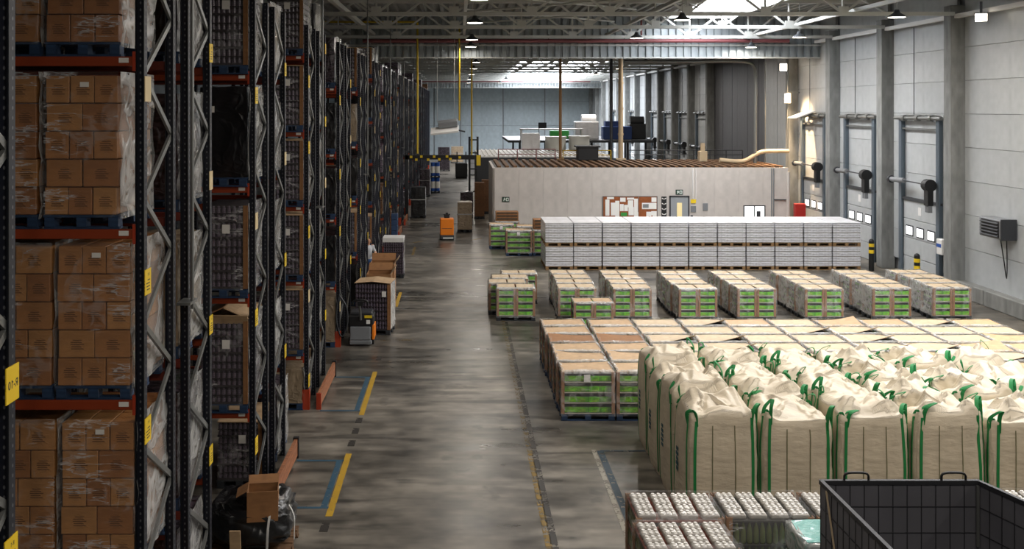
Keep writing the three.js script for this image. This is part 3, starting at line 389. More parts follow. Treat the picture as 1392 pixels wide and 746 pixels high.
// ------------------------------------------------------------------ hanging heater, yellow gas pipes, height limit beam
{
  const h = thing('hanging_heater', 'tilted white radiant heater panel hung from the roof on cables', 'heater', [-0.7, 5.3, -45]);
  mesh('panel', rbox(1.3, 0.1, 0.75, 0.02, 0, 0.05, 0, 0.35, 0, 0.12), M.white, h); mesh('burner_box', rbox(0.9, 0.28, 0.4, 0.03, 0.15, 0.35, -0.15, 0.35, 0, 0.12), M.greyPaint, h); mesh('arm', rod([0.4, 0.1, 0], [0.95, -0.02, 0], 0.04), M.frameDark, h);
  for (const [x, z] of [[-0.35, -0.2], [0.45, -0.2]]) mesh('hanger_cable', rod([x, 0.4, z], [x, ROOF - 5.32, z], 0.012), M.cable, h);
  single('gas_pipe', merge([rod([-6.6, 10.3, -44.3], [-1.93, 10.3, -44.3], 0.045, 8), rod([-1.93, 10.32, -44.3], [-1.93, 4.3, -44.3], 0.045, 8)]), M.yellowPipe, 'yellow gas pipe dropping beside the rack ends', 'pipe');
  single('gas_pipe', merge([rod([-4.2, 10.1, -44.8], [0.02, 10.1, -44.8], 0.04, 8), rod([-0.02, 10.1, -44.8], [-0.02, 5.8, -44.8], 0.04, 8)]), M.yellowPipe, 'yellow gas pipe dropping to the hanging heater', 'pipe');
  single('gas_pipe', rod([0.7, ROOF, -57.0], [0.7, 3.6, -57.0], 0.05, 8), M.yellowPipe, 'yellow pipe dropping to the height limit beam', 'pipe');
  const b = thing('height_limit_beam', 'black height limit beam with yellow tags across the aisle', 'barrier', [0, 0, -57.0]);
  mesh('beam', box(4.5, 0.26, 0.2, -1.0, 3.48, 0), M.black, b); mesh('post', box(0.2, 3.6, 0.2, 1.1, 1.8, 0), M.frameDark, b); mesh('post', box(0.16, 3.6, 0.2, -3.1, 1.8, 0), M.frameDark, b);
  for (const [x, y] of [[-2.85, 0], [-2.25, 0.02], [-1.5, 0.02], [-0.75, 0.03], [-2.55, -0.16], [-1.85, -0.16], [-1.2, -0.14], [-0.55, -0.12], [0, -0.02]]) mesh('yellow_tag', box(0.15, 0.14, 0.02, x, 3.5 + y, 0.12), M.yellow, b);
  mesh('yellow_sleeve', box(0.24, 0.6, 0.24, 1.1, 3.3, 0), M.yellow, b);
  const m = thing('forklift_mast', 'tall black forklift mast standing beyond the height limit beam', 'forklift', [1.15, 0, -64 + 4]);
  for (const x of [-0.25, 0.25]) mesh('mast_rail', box(0.13, 4.6, 0.14, x - 0.3, 2.3, 0), M.black, m); for (const y of [1.2, 2.6, 3.6, 4.4]) mesh('cross_member', box(0.5, 0.08, 0.08, -0.3, y, 0), M.black, m);
}
// ------------------------------------------------------------------ pallets (parts of every load)
function palletParts(parent, w, d, mat, mat2 = mat) { // boards and blocks one by one, for loads seen close up
  const p = new THREE.Group(); p.name = 'pallet'; parent.add(p);
  const bw = d / 5 * 0.82; for (let i = 0; i < 5; i++) mesh('deck_board', palletGeo('db', w, bw), mat, p, [0, 0.133, -d / 2 + bw / 2 + i * (d - bw) / 4]);
  for (let i = 0; i < 3; i++) for (let j = 0; j < 3; j++) mesh('block', palletGeo('bl', 0.1, 0.13), mat2, p, [(i - 1) * (w / 2 - 0.06), 0.072, (j - 1) * (d / 2 - 0.075)]);
  for (let j = 0; j < 3; j++) mesh('bottom_board', palletGeo('bb', w, 0.1), mat, p, [0, 0.012, (j - 1) * (d / 2 - 0.075)]);
  return p;
}
const pgCache = {};
function palletGeo(k, a, b) { const key = k + a.toFixed(3) + b.toFixed(3); return pgCache[key] ??= k === 'db' ? box(a, 0.022, b) : k === 'bl' ? box(a, 0.1, b) : box(a, 0.022, b); }
function palletMesh(parent, w, d, mat) { // one joined mesh for loads further off
  const key = 'pm' + w.toFixed(3) + d.toFixed(3);
  const g = pgCache[key] ??= merge([...[-2, -1, 0, 1, 2].map(i => box(w, 0.022, d / 5 * 0.84, 0, 0.133, i * d / 5)), ...[-1, 0, 1].flatMap(i => [box(w, 0.022, 0.1, 0, 0.012, i * (d / 2 - 0.06)), ...[-1, 0, 1].map(j => box(0.12, 0.1, 0.13, j * (w / 2 - 0.07), 0.072, i * (d / 2 - 0.07)))])]);
  return mesh('pallet', g, mat, parent);
}
// wrinkled sheet of stretch film around a load: four sides, open at the base
function filmShell(w, h, d, seed, amp = 0.012, top = false, nseg = 9) {
  const r = rng(seed), f = fbm(6, 6, 3, seed), pos = [], idx = [], uv = []; const per = [[-w / 2, d / 2], [w / 2, d / 2], [w / 2, -d / 2], [-w / 2, -d / 2], [-w / 2, d / 2]]; const cols = []; let len = 0;
  for (let s = 0; s < 4; s++) for (let i = 0; i < nseg; i++) { const t = i / nseg; cols.push([lerp(per[s][0], per[s + 1][0], t), lerp(per[s][1], per[s + 1][1], t), s, len + t * (s % 2 ? d : w)]); if (i === nseg - 1) len += s % 2 ? d : w; } cols.push([per[4][0], per[4][1], 3, len]);
  const rows = 8;
  for (let j = 0; j <= rows; j++) for (const [x, z, s, L] of cols) { const n = (f(L / len * 0.999, j / rows) - 0.3) * amp * 2; pos.push(x + Math.sign(x) * Math.max(0, n), j / rows * h, z + Math.sign(z) * Math.max(0, n)); uv.push(L + seed * 0.41, j / rows * h + seed * 0.23); }
  const over = 0.05; for (const [x, z, s, L] of cols) { const n = f(L / len * 0.999, 0.37); pos.push(x - Math.sign(x) * (Math.abs(x) > w / 2 - 0.001 ? over + n * 0.05 : 0), h + 0.008 + n * 0.02, z - Math.sign(z) * (Math.abs(z) > d / 2 - 0.001 ? over + n * 0.05 : 0)); uv.push(L + seed * 0.41, h + 0.1 + seed * 0.23); }
  const C = cols.length; for (let j = 0; j < rows + 1; j++) for (let i = 0; i < C - 1; i++) { const a = j * C + i; idx.push(a, a + 1, a + C, a + 1, a + C + 1, a + C); }
  const g = new THREE.BufferGeometry(); g.setAttribute('position', new THREE.Float32BufferAttribute(pos, 3)); g.setAttribute('uv', new THREE.Float32BufferAttribute(uv, 2)); g.setIndex(idx); g.computeVertexNormals(); return g;
}
// the film's crumpled edge folded over the top of a load
function filmFold(w, d, seed) {
  const f = fbm(24, 3, 3, seed + 70), N = 64, pos = [], idx = [], uv = [], per = 2 * (w + d);
  const at = s => { s = ((s % per) + per) % per; if (s < w) return [s - w / 2, d / 2, 0, 1]; s -= w; if (s < d) return [w / 2, d / 2 - s, 1, 0]; s -= d; if (s < w) return [w / 2 - s, -d / 2, 0, -1]; s -= w; return [-w / 2, s - d / 2, -1, 0]; };
  for (let i = 0; i <= N; i++) { const s = i / N * per, [x, z, nx, nz] = at(s), n = f(i / N * 0.999, 0.3), m = f(i / N * 0.999, 0.7), wd = 0.015 + 0.11 * Math.max(0, n - 0.32), c = 0.03; pos.push(x, -0.05, z, x * (1 - 0.004) , 0.006 + 0.02 * m, z * (1 - 0.004), x - Math.sign(x) * Math.min(Math.abs(x), Math.abs(nx) * wd), 0.012 + 0.018 * n, z - Math.sign(z) * Math.min(Math.abs(z), Math.abs(nz) * wd)); for (let q = 0; q < 3; q++) uv.push(s, q * 0.06 + seed * 0.3); }
  for (let i = 0; i < N; i++) for (let q = 0; q < 2; q++) { const a = i * 3 + q; idx.push(a, a + 3, a + 1, a + 1, a + 3, a + 4); }
  const g = new THREE.BufferGeometry(); g.setAttribute('position', new THREE.Float32BufferAttribute(pos, 3)); g.setAttribute('uv', new THREE.Float32BufferAttribute(uv, 2)); g.setIndex(idx); g.computeVertexNormals(); return g;
}
// a lumpy wrapped block
function lumpyBlock(w, h, d, seed, amp = 0.03) {
  const g = new THREE.BoxGeometry(w, h, d, 8, 8, 8), p = g.attributes.position, f = fbm(5, 7, 3, seed), f2 = fbm(4, 4, 2, seed + 5);
  for (let i = 0; i < p.count; i++) { let x = p.getX(i), y = p.getY(i), z = p.getZ(i); const c = Math.max(0, Math.abs(x) / (w / 2) + Math.abs(z) / (d / 2) - 1.55) * 0.06, t = Math.max(0, y / (h / 2) - 0.6) * 0.03; const n = (f(x / w + 0.5 + z / d * 0.37, y / h + 0.5) - 0.5) * 2 * amp; const k = 1 - c - t; p.setXYZ(i, x * k + Math.sign(x) * n, y + h / 2 + (y > h / 2 - 0.01 ? (f2(x / w + 0.5, z / d + 0.5) - 0.5) * amp * 2 : 0), z * k + Math.sign(z) * n); }
  g.computeVertexNormals(); return muv(g);
}
// side film: a loose wrinkled sheet facing the aisle
function sideSheet(h, d, seed, amp = 0.03) {
  const g = new THREE.PlaneGeometry(d, h, 8, 10), p = g.attributes.position, f = fbm(6, 8, 3, seed);
  for (let i = 0; i < p.count; i++) { const u = p.getX(i) / d + 0.5, v = p.getY(i) / h + 0.5; p.setZ(i, (f(u * 0.99, v * 0.99) - 0.25) * amp * 2); p.setY(i, p.getY(i) + h / 2); }
  g.rotateY(Math.PI / 2); g.computeVertexNormals(); const uv = g.attributes.uv; for (let i = 0; i < uv.count; i++) uv.setXY(i, uv.getX(i) * d + seed * 0.377, uv.getY(i) * h + seed * 0.619); return g;
}
// ------------------------------------------------------------------ load builders (origin: middle of the pallet's underside)
const cg = {};
const cartonGeo = (w, h, d) => cg[[w, h, d].map(v => v.toFixed(3)).join()] ??= rbox(w, h, d, 0.008, 0, h / 2, 0);
const stickerGeo = box(0.09, 0.05, 0.004), tapeGeo = box(0.05, 0.006, 0.3);
const printTex = canvasTex(128, 96, (g, w, h) => { g.clearRect(0, 0, w, h); g.fillStyle = '#6b4526'; for (let i = 0; i < 7; i++) g.fillRect(8 + (i % 2) * 6, 8 + i * 11, 60 + ((i * 37) % 50), 6); });
const barTex = canvasTex(96, 48, (g, w, h) => { g.fillStyle = '#e9e6df'; g.fillRect(0, 0, w, h); g.fillStyle = '#222'; for (let i = 0; i < 22; i++) g.fillRect(8 + i * 3.7, 6, (i * 7) % 3 + 0.8, 24); g.fillRect(8, 36, 60, 4); });
M.barcode = std(0xffffff, 0.5, { map: barTex }); M.print = std(0x5d3b20, 0.8);
const printGeo = merge([0, 1, 2, 3, 4].map(i => box(0.09 + ((i * 7) % 5) * 0.012, 0.008, 0.001, -0.01 * (i % 2), 0.05 - i * 0.022, 0)));
function cartonLoad(seed, layers = 5, w = 0.74, d = 1.08, lh = 0.285) {
  const t = new THREE.Group(), r = rng(seed); palletParts(t, w + 0.03, d + 0.02, M.woodBlue);
  const mats = [M.cardWrap, M.cardWrap2, M.cardWrap3];
  for (let L = 0; L < layers; L++) {
    const three = (L + seed) % 2, nx = three ? 3 : 2, nz = three ? 3 : 2, cw = w / nx, cd = d / nz, y = 0.146 + L * lh, ox = (r() - 0.5) * 0.02;
    for (let i = 0; i < nx; i++) for (let j = 0; j < nz; j++) {
      if (three && i === 1 && j === 1 && L < layers - 1) continue;
      const c = mesh('carton', cartonGeo(cw - 0.008, lh - 0.006, cd - 0.008), mats[Math.floor(r() * 3)], t, [ox + (i - (nx - 1) / 2) * cw + (r() - 0.5) * 0.006, y, (j - (nz - 1) / 2) * cd + (r() - 0.5) * 0.012], [0, (r() - 0.5) * 0.02, 0]);
      if (j === nz - 1) mesh('printed_text', printGeo, M.print, c, [0.01, lh * 0.45, cd / 2 - 0.0035]);
      if (j === nz - 1 && L === layers - 1 && i === (seed % 2)) mesh('barcode_label', stickerGeo, M.barcode, c, [cw * 0.1, lh * 0.66, cd / 2 - 0.002]);
    }
  }
  mesh('side_film', sideSheet(layers * lh + 0.08, d, seed + 3, 0.03), M.silver, t, [w / 2 + 0.014, 0.1, 0]);
  mesh('front_film', sideSheet(layers * lh + 0.06, w + 0.02, seed + 8, 0.012).rotateY(-Math.PI / 2), M.filmBand, t, [0, 0.12, d / 2 + 0.004]);
  return t;
}
const jarLayerCache = {};
function jarLayerGeo(w, d, h, segs) { // jars in two tiers round the edge of one layer
  const key = [w, d, h, segs].join(); if (jarLayerCache[key]) return jarLayerCache[key];
  const out = [], nx = Math.round(w / 0.082), nz = Math.round(d / 0.082), r = 0.037, hh = h / 2 - 0.02;
  const one = (x, z) => { for (const s of [0, 1]) { const y = 0.012 + s * h / 2; out.push(cyl(r * 0.96, r, hh * 0.72, segs, x, y + hh * 0.36, z, 0, 0, 0, true), cyl(r * 0.62, r * 0.62, hh * 0.24, segs, x, y + hh * 0.86, z, 0, 0, 0, false)); } };
  for (let i = 0; i < nx; i++) one((i + 0.5) * w / nx - w / 2, d / 2 - r - 0.004); for (let j = 1; j < nz; j++) one(w / 2 - r - 0.004, d / 2 - (j + 0.5) * d / nz);
  return jarLayerCache[key] = merge(out);
}
function jarLoad(seed, opt = {}) {
  const { layers = 5, w = 0.74, d = 1.08, lh = 0.26, segs = 7, lid = true, brown = true, pm = M.woodBlue, film = true } = opt;
  const t = new THREE.Group(); palletMesh(t, w + 0.04, d + 0.03, pm);
  for (let L = 0; L < layers; L++) {
    const y = 0.146 + L * lh; const tr = mesh('tray_layer', cartonTray(w, lh, d), M.tray, t, [0, y, 0]);
    const j = mesh('jars', jarLayerGeo(w, d, lh, segs), M.jar, tr); j.userData.kind = 'stuff';
  }
  const H = layers * lh;
  if (lid) mesh('top_sheet', rbox(w + 0.01, 0.02, d + 0.01, 0.006), brown ? M.cardLight : M.canTop, t, [0, 0.146 + H + 0.01, 0]);
  if (brown) mesh('corner_board', merge([box(0.07, H, 0.006, w / 2 - 0.02, H / 2, d / 2 + 0.008), box(0.006, H, 0.07, w / 2 + 0.008, H / 2, d / 2 - 0.02)]), M.card, t, [0, 0.146, 0]);
  if (film) mesh('side_film', sideSheet(H + 0.1, d, seed + 9, 0.025), M.silver, t, [w / 2 + 0.016, 0.08, 0]);
  mesh('front_film', sideSheet(H + 0.03, w - 0.06, seed + 31, 0.01).rotateY(-Math.PI / 2), M.filmBand, t, [-0.03, 0.12, d / 2 + 0.004]);
  mesh('barcode_label', box(0.12, 0.14, 0.004), M.barcode, t, [0.05, 0.146 + H * 0.72, d / 2 + 0.024]);
  return t;
}
function cartonTray(w, h, d) { const k = 'tray' + [w, h, d].join(); return cg[k] ??= merge([box(w - 0.09, h - 0.002, d - 0.09, 0, h / 2, 0), box(w, 0.03, d, 0, 0.015, 0), box(w - 0.01, 0.008, d - 0.01, 0, h / 2 + 0.004, 0)]); }
function wrapLoad(seed, mat, h = 1.2, w = 0.76, d = 1.08, pm = M.woodBlue) {
  const t = new THREE.Group(); palletMesh(t, w + 0.02, d + 0.02, pm); mesh('wrapped_goods', lumpyBlock(w, h, d, seed), mat, t, [0, 0.146, 0]);
  mesh('side_film', sideSheet(h + 0.08, d, seed + 2, 0.03), M.silver, t, [w / 2 + 0.02, 0.1, 0]);
  mesh('barcode_label', box(0.12, 0.1, 0.004), M.barcode, t, [-w * 0.25, 0.146 + h * 0.75, d / 2 + 0.045]);
  return t;
}
function farLoad(seed, mat, h) { // distant rack loads: layered block with a bright wrinkled side
  const t = new THREE.Group(); palletMesh(t, 0.78, 1.1, M.woodDark); const n = 4; for (let i = 0; i < n; i++) mesh('layer', cg['fl' + h.toFixed(2)] ??= rbox(0.74, h / n - 0.02, 1.06, 0.03, 0, h / n / 2, 0), mat, t, [0, 0.146 + i * h / n, 0]);
  mesh('side_film', sideSheet(h, 1.06, seed, 0.03), M.silver, t, [0.39, 0.146, 0]); return t;
}
// ------------------------------------------------------------------ pallet racks
const PX = -3.26, FD = 1.0, GAP = 0.6, ROWS = 18, PITCH = 5.35, ROW1 = 9.95;
const zrow = k => ROW1 + (k - 1) * PITCH - (k ? 0 : 0.215);
const LV = [[1.62, 3.42, 5.16, 6.92], [1.14, 2.72, 4.30, 5.88, 7.5]];
const levelsOf = k => (k === 3 || (k > 4 && k % 3 === 0)) ? LV[1] : LV[0];
const rowName = k => ['the gallery edge', 'the brown cartons', 'the black rubbish sacks', 'the blue marked bay', 'the grey pallet truck', 'the open brown boxes'][k] ?? 'the ' + ORD[k - 2] + ' row after the carton rack';
const postGeo = muv(new THREE.BoxGeometry(0.09, 8.15, 0.075)).translate(0, 4.075, 0);
const lipGeo = merge([box(0.012, 8.15, 0.03, 0.04, 4.075, 0.05), box(0.012, 8.15, 0.03, -0.04, 4.075, 0.05)]);
const plateTex = (big) => canvasTex(128, 160, (g, w, h) => { g.fillStyle = '#e3bf1c'; g.fillRect(0, 0, w, h); g.save(); g.translate(w, 0); g.scale(-1, 1); g.fillStyle = '#1a1708'; if (big) { g.font = 'bold 50px sans-serif'; g.fillText('R-10', 8, 100); } else { g.font = 'bold 26px sans-serif'; g.fillText('R-1', 34, 44); for (let i = 0; i < 4; i++) g.fillRect(26, 66 + i * 20, 50 + (i * 29) % 36, 7); } g.restore(); });
M.plate = std(0xffffff, 0.5, { map: plateTex(false) }); M.plateBig = std(0xffffff, 0.5, { map: plateTex(true) }); M.plateBeige = std(0xcdb98e, 0.6);
const plateGeo = (w, h) => { const g = new THREE.BoxGeometry(0.008, h, w); return g; };
const beamGeo = muv(rbox(2.72, 0.1, 0.05, 0.008)), brAcc = {};
function rack(k) {
  const z0 = zrow(k), far = k > 8, t = thing('pallet_rack', k <= 5 ? 'dark-posted double pallet rack with orange beams at ' + rowName(k) : 'dark-posted double pallet rack, ' + ORD[k - 2] + ' row after the carton rack', 'rack', [PX, 0, -z0], 0, k <= 5 ? undefined : 'distant pallet racks');
  const zs = [0, FD, FD + GAP, 2 * FD + GAP];
  const frames = k === 0 ? [0] : k <= 3 ? [0, -2.8] : [0, -2.8];
  for (const fx of frames) {
    zs.forEach((z, i) => { if (k === 0 && i < 2) return; const p = mesh('upright_post', postGeo, M.post, t, [fx, 0, -z]); if (k <= 4 && fx === 0) mesh('post_lip', lipGeo, M.navy, p); });
    if (fx !== 0 && k > 2) continue;
    for (const [a, b] of [[0, 1], [2, 3]]) {
      if (k === 0 && a === 0) continue; let y = 0.35, s = 0; const parts = [];
      while (y < 7.6) { const g = bar([0, y, -zs[s ? b : a] + (s ? 0.03 : -0.03)], [0, y + 0.62, -zs[s ? a : b] + (s ? -0.03 : 0.03)], 0.03, 0.06); if (far) parts.push(g); else mesh('brace', brAcc[[a, s, y.toFixed(2)].join()] ??= g, M.galv, t, [fx + 0.01, 0, 0]); y += 0.64; s = 1 - s; }
      if (far) { const m = mesh('bracing', merge(parts), M.galv, t, [fx, 0, 0]); m.userData.kind = 'stuff'; }
    }
  }
  if (k === 0) { mesh('label_plate', plateGeo(0.2, 0.26), M.plateBig, t, [0.05, 4.42, -zs[3] + 0.02]); mesh('label_plate', plateGeo(0.2, 0.26), M.plate, t, [0.05, 3.2, -zs[3] + 0.04]); return t; }
  for (const y of levelsOf(k)) for (let i = 0; i < 4; i++) {
    if (far && i) continue;
    const b = mesh('beam', beamGeo, i % 3 ? M.beamDark : M.beam, t, [-1.4, y - 0.05, -zs[i] + (i % 2 ? -0.02 : 0.04)]);
    if (i === 0 && k < 6) { mesh('connector_plate', box(0.03, 0.2, 0.07, 1.345, 0, 0.0), M.protector, b); mesh('beam_label', box(0.1, 0.05, 0.004, 1.24, 0.01, 0.028), M.barcode, b); }
  }
  if (!far) levelsOf(k).forEach((y, j) => { mesh('label_plate', plateGeo(0.19, 0.26), (k + j) % 5 === 4 ? M.plateBeige : M.plate, t, [0.05, y - 0.55 + (j % 2) * 0.22, -0.04]); mesh('label_plate', plateGeo(0.16, 0.24), j % 3 === 2 ? M.plateBeige : M.plate, t, [0.05, y + 0.3 - (j % 2) * 0.12, -zs[3] + 0.02]); });
  mesh('post_protector', merge([box(0.13, 0.42, 0.02, 0, 0.21, 0.075), box(0.02, 0.42, 0.12, 0.065, 0.21, 0.03), box(0.02, 0.42, 0.12, -0.065, 0.21, 0.03)]), M.protector, t);
  if (k % 2 && k < 12) { const cp = single('conduit_riser', merge([rod([0, 4.15, 0], [0, ROOF - 0.02, 0], 0.022, 8), box(0.16, 0.03, 0.3, -0.06, 4.15, 0), box(0.03, 0.1, 0.03, 0, 4.12, 0)]), M.galv, k < 6 ? 'thin steel riser pipe on the rack at ' + rowName(k) : 'thin steel riser pipe at ' + rowName(k), 'pipe', [PX + 0.16, 0, -z0 - 1.3], undefined, k < 6 ? undefined : 'distant riser pipes'); }
  return t;
}
for (let k = 0; k <= ROWS; k++) rack(k);
// orange guard planks on the floor at the row ends
for (const k of [2, 3, 5, 6, 7, 8, 9]) {
  const g = thing('rack_guard', k === 2 ? 'orange guard plank on the floor behind the black rubbish sacks' : k === 3 ? 'orange guard plank on the floor by the blue marked bay' : 'orange guard plank at the ' + ORD[k - 2] + ' rack after the carton rack', 'guard', [PX + 0.27, 0, -zrow(k) + 0.05], 0, k > 3 ? 'distant rack guards' : undefined);
  mesh('plank', box(0.06, 0.3, 2.5, 0, 0.2, -1.25), M.guard, g); mesh('end_foot', box(0.1, 0.38, 0.08, 0, 0.19, -2.5), M.black, g); mesh('end_foot', box(0.1, 0.34, 0.06, 0, 0.17, 0), M.protector, g);
}
// ------------------------------------------------------------------ loads in the racks
const protos = {};
function putLoad(name, make, key, label, category, x, y, d, group) {
  let o; if (protos[key]) { o = protos[key].clone(); } else { o = make(); protos[key] = o; }
  o.name = numbered(name); o.position.set(x, y, -d); o.userData = { label, category, group }; if (!group) delete o.userData.group; scene.add(o); return o;
}
const ord = ['floor', 'lowest', 'second', 'third', 'top', 'highest'];
{
  // the row of brown cartons
  const xs = { 0: [-3.69, -4.5], 1: [-3.735, -4.53], 2: [-3.855, -4.68], 3: [-3.84, -4.66] };
  const stack = ['double row of five layers', 'tight five layer stack', 'lean five layer stack', 'high stack under the roof'];
  LV[0].forEach((y, j) => [0, 1].forEach(i => {
    putLoad('carton_pallet', () => cartonLoad(3 + j * 2 + i * 5), 'ct' + j + i, 'film-wrapped brown cartons on blue pallet, ' + ord[j + 1] + ' beam level' + (i ? ', inner place' : ', at the rack end'), 'carton pallet', xs[j][i], y, ROW1 + 0.48, undefined);
  }));
  putLoad('carton_pallet', () => cartonLoad(9, 4), 'ctF', 'film-wrapped brown cartons on the floor under the carton rack', 'carton pallet', -3.72, 0, ROW1 + 0.5);
  LV[0].concat([0]).forEach((y, j) => putLoad('wrapped_pallet', () => wrapLoad(40 + j, [M.wrapGrey, M.wrapBeige, M.wrapGrey, M.wrapBlack, M.wrapGrey][j], 1.25), 'wb' + j, ['shiny grey wrapped pallet', 'beige wrapped pallet', 'crumpled grey wrapped pallet', 'black wrapped pallet', 'grey wrapped pallet on the floor'][j] + ' in the rear half of the carton rack', 'wrapped pallet', -3.72, y, ROW1 + 2.1));
  // second row
  const z2 = zrow(2) + 0.42, x2 = -3.70, j5 = s => () => jarLoad(s, { segs: 7 });
  putLoad('jar_pallet', j5(1), 'jA', 'dark jar pallet on the top beams above the black wrapped block', 'jar pallet', x2, LV[0][3], z2);
  putLoad('black_wrapped_pallet', () => wrapLoad(61, M.wrapBlack, 1.42, 0.74), 'bw', 'tall block wrapped in glossy black film below dark jars', 'wrapped pallet', x2, LV[0][2], z2);
  putLoad('jar_pallet', () => jarLoad(2, { lid: false, brown: true }), 'jB', 'open-topped dark jar pallet with pale barcode label', 'jar pallet', x2, LV[0][1], z2);
  const cap = putLoad('jar_pallet', () => { const t = jarLoad(4, {}); // tented cardboard cap
    const cp = new THREE.Group(); cp.name = 'cardboard_cap'; t.add(cp); cp.position.set(0, 1.47, 0);
    mesh('cap_flap', box(0.42, 0.012, 1.1, -0.2, 0.09, 0, 0, 0, 0.42), M.card, cp); mesh('cap_flap', box(0.42, 0.012, 1.1, 0.2, 0.09, 0, 0, 0, -0.42), M.cardLight, cp); mesh('cap_flap', box(0.78, 0.16, 0.012, 0, 0.0, 0.56, 0.5, 0, 0), M.cardLight, cp); return t; }, 'jC', 'dark jar pallet under a tented cardboard cap', 'jar pallet', x2, LV[0][0], z2);
  putLoad('striped_pallet', () => jarLoad(5, { layers: 4, lh: 0.24, film: false, pm: M.woodDark }), 'jD', 'low brown-edged jar pallet set back on the floor under the rack', 'jar pallet', x2, 0, zrow(2) + 1.55);
  LV[0].concat([0]).forEach((y, j) => putLoad('wrapped_pallet', () => wrapLoad(70 + j, [M.wrapGrey, M.wrapBlack, M.wrapGrey, M.wrapBeige][j % 4], 1.15), 'wc' + j, ord[(j + 1) % 5] + ' level wrapped pallet in the rear half of the jar rack', 'wrapped pallet', x2, y, zrow(2) + (j === 4 ? 2.72 - 0.4 + 0.45 : 2.1)));
  putLoad('green_carton_pallet', () => { const t = new THREE.Group(); palletMesh(t, 0.8, 1.1, M.woodBlue); for (let i = 0; i < 4; i++) mesh('green_carton', rbox(0.38, 0.3, 0.5, 0.01), i % 2 ? M.greenBox : M.cardDark, t, [(i % 2 - 0.5) * 0.4, 0.3, (i > 1 ? -0.27 : 0.27)]); return t; }, 'gc', 'low pallet of green cartons behind the black wrapped block', 'carton pallet', -4.5, LV[0][1], z2);
  // third row and beyond
  const G = 'wrapped pallets in the distant rack rows';
  const kinds = [
    [s => () => jarLoad(s, { segs: 6, lid: true, brown: true }), 'jar_pallet', 'grey jar pallet', 'jar pallet'],
    [s => () => wrapLoad(s, M.wrapGrey, 1.2, 0.74), 'wrapped_pallet', 'crumpled grey pallet', 'wrapped pallet'],
    [s => () => wrapLoad(s, M.wrapBeige, 1.15, 0.74), 'wrapped_pallet', 'beige wrapped pallet', 'wrapped pallet'],
    [s => () => wrapLoad(s, M.wrapBlack, 1.25, 0.74), 'wrapped_pallet', 'black wrapped pallet', 'wrapped pallet'],
  ];
  const far = [M.jar, M.wrapGrey, M.wrapBeige, M.wrapBlack, M.cardDark];
  for (let k = 3; k <= ROWS; k++) {
    const z0 = zrow(k), lev = [...levelsOf(k), 0], r = rng(500 + k);
    lev.forEach((y, j) => {
      const room = (j + 1 < lev.length - 1 ? lev[j + 1] : y + 1.6) - y, hh = Math.min(1.2, (j === lev.length - 1 ? lev[0] : room) - 0.35);
      if (k <= 6) {
        const q = k === 3 && j < 4 ? 0 : Math.floor(r() * 4), K = kinds[q], low = hh < 0.9, key = 'k' + q + (low ? 'l' : '') + (k % 2);
        const mk = q === 0 ? () => jarLoad(k, { segs: 6, layers: low ? 3 : k === 3 ? 5 : 4 + (k % 2), lh: low ? 0.22 : 0.25 }) : () => wrapLoad(80 + k + j, [0, M.wrapGrey, M.wrapBeige, M.wrapBlack][q], low ? 0.72 : 1.2, 0.74);
        putLoad(K[1], mk, key + (k === 3 ? 't' : ''), K[2] + (low ? ' kept low' : '') + ' on ' + (j === lev.length - 1 ? 'the floor' : 'the ' + ['lowest', 'second', 'third', 'fourth', 'highest'][j] + ' beams') + ' by ' + rowName(k), K[3], PX - 0.44, y, z0 + 0.42, k >= 6 ? G : undefined);
        putLoad('wrapped_pallet', () => wrapLoad(140 + j, [M.wrapGrey, M.wrapBlack, M.wrapBeige][(j + k) % 3], low ? 0.7 : 1.15, 0.74), 'r' + (j + k) % 3 + (low ? 'l' : ''), ['grey', 'black', 'beige'][(j + k) % 3] + ' wrapped pallet, ' + (j === lev.length - 1 ? 'floor' : ['lowest', 'second', 'third', 'fourth', 'highest'][j]) + ' level, rear rack by ' + rowName(k), 'wrapped pallet', PX - 0.44, y, z0 + 2.12, k >= 6 ? G : undefined);
      } else {
        const m = Math.floor(r() * 5); putLoad('far_pallet', () => farLoad(k + j, far[m], hh), 'f' + m + hh.toFixed(2), 'wrapped pallet, ' + (j === lev.length - 1 ? 'floor' : ORD[j] + ' beam') + ' level, ' + rowName(k).slice(4), 'wrapped pallet', PX - 0.46, y, z0 + 0.42, G);
        if (k < 12) putLoad('far_pallet', () => farLoad(k + j, far[m], hh), 'f' + m + hh.toFixed(2), 'rear wrapped pallet, ' + (j === lev.length - 1 ? 'floor' : ORD[j] + ' beam') + ' level, ' + rowName(k).slice(4), 'wrapped pallet', PX - 0.46, y, z0 + 2.12, G);
      }
    });
  }
}
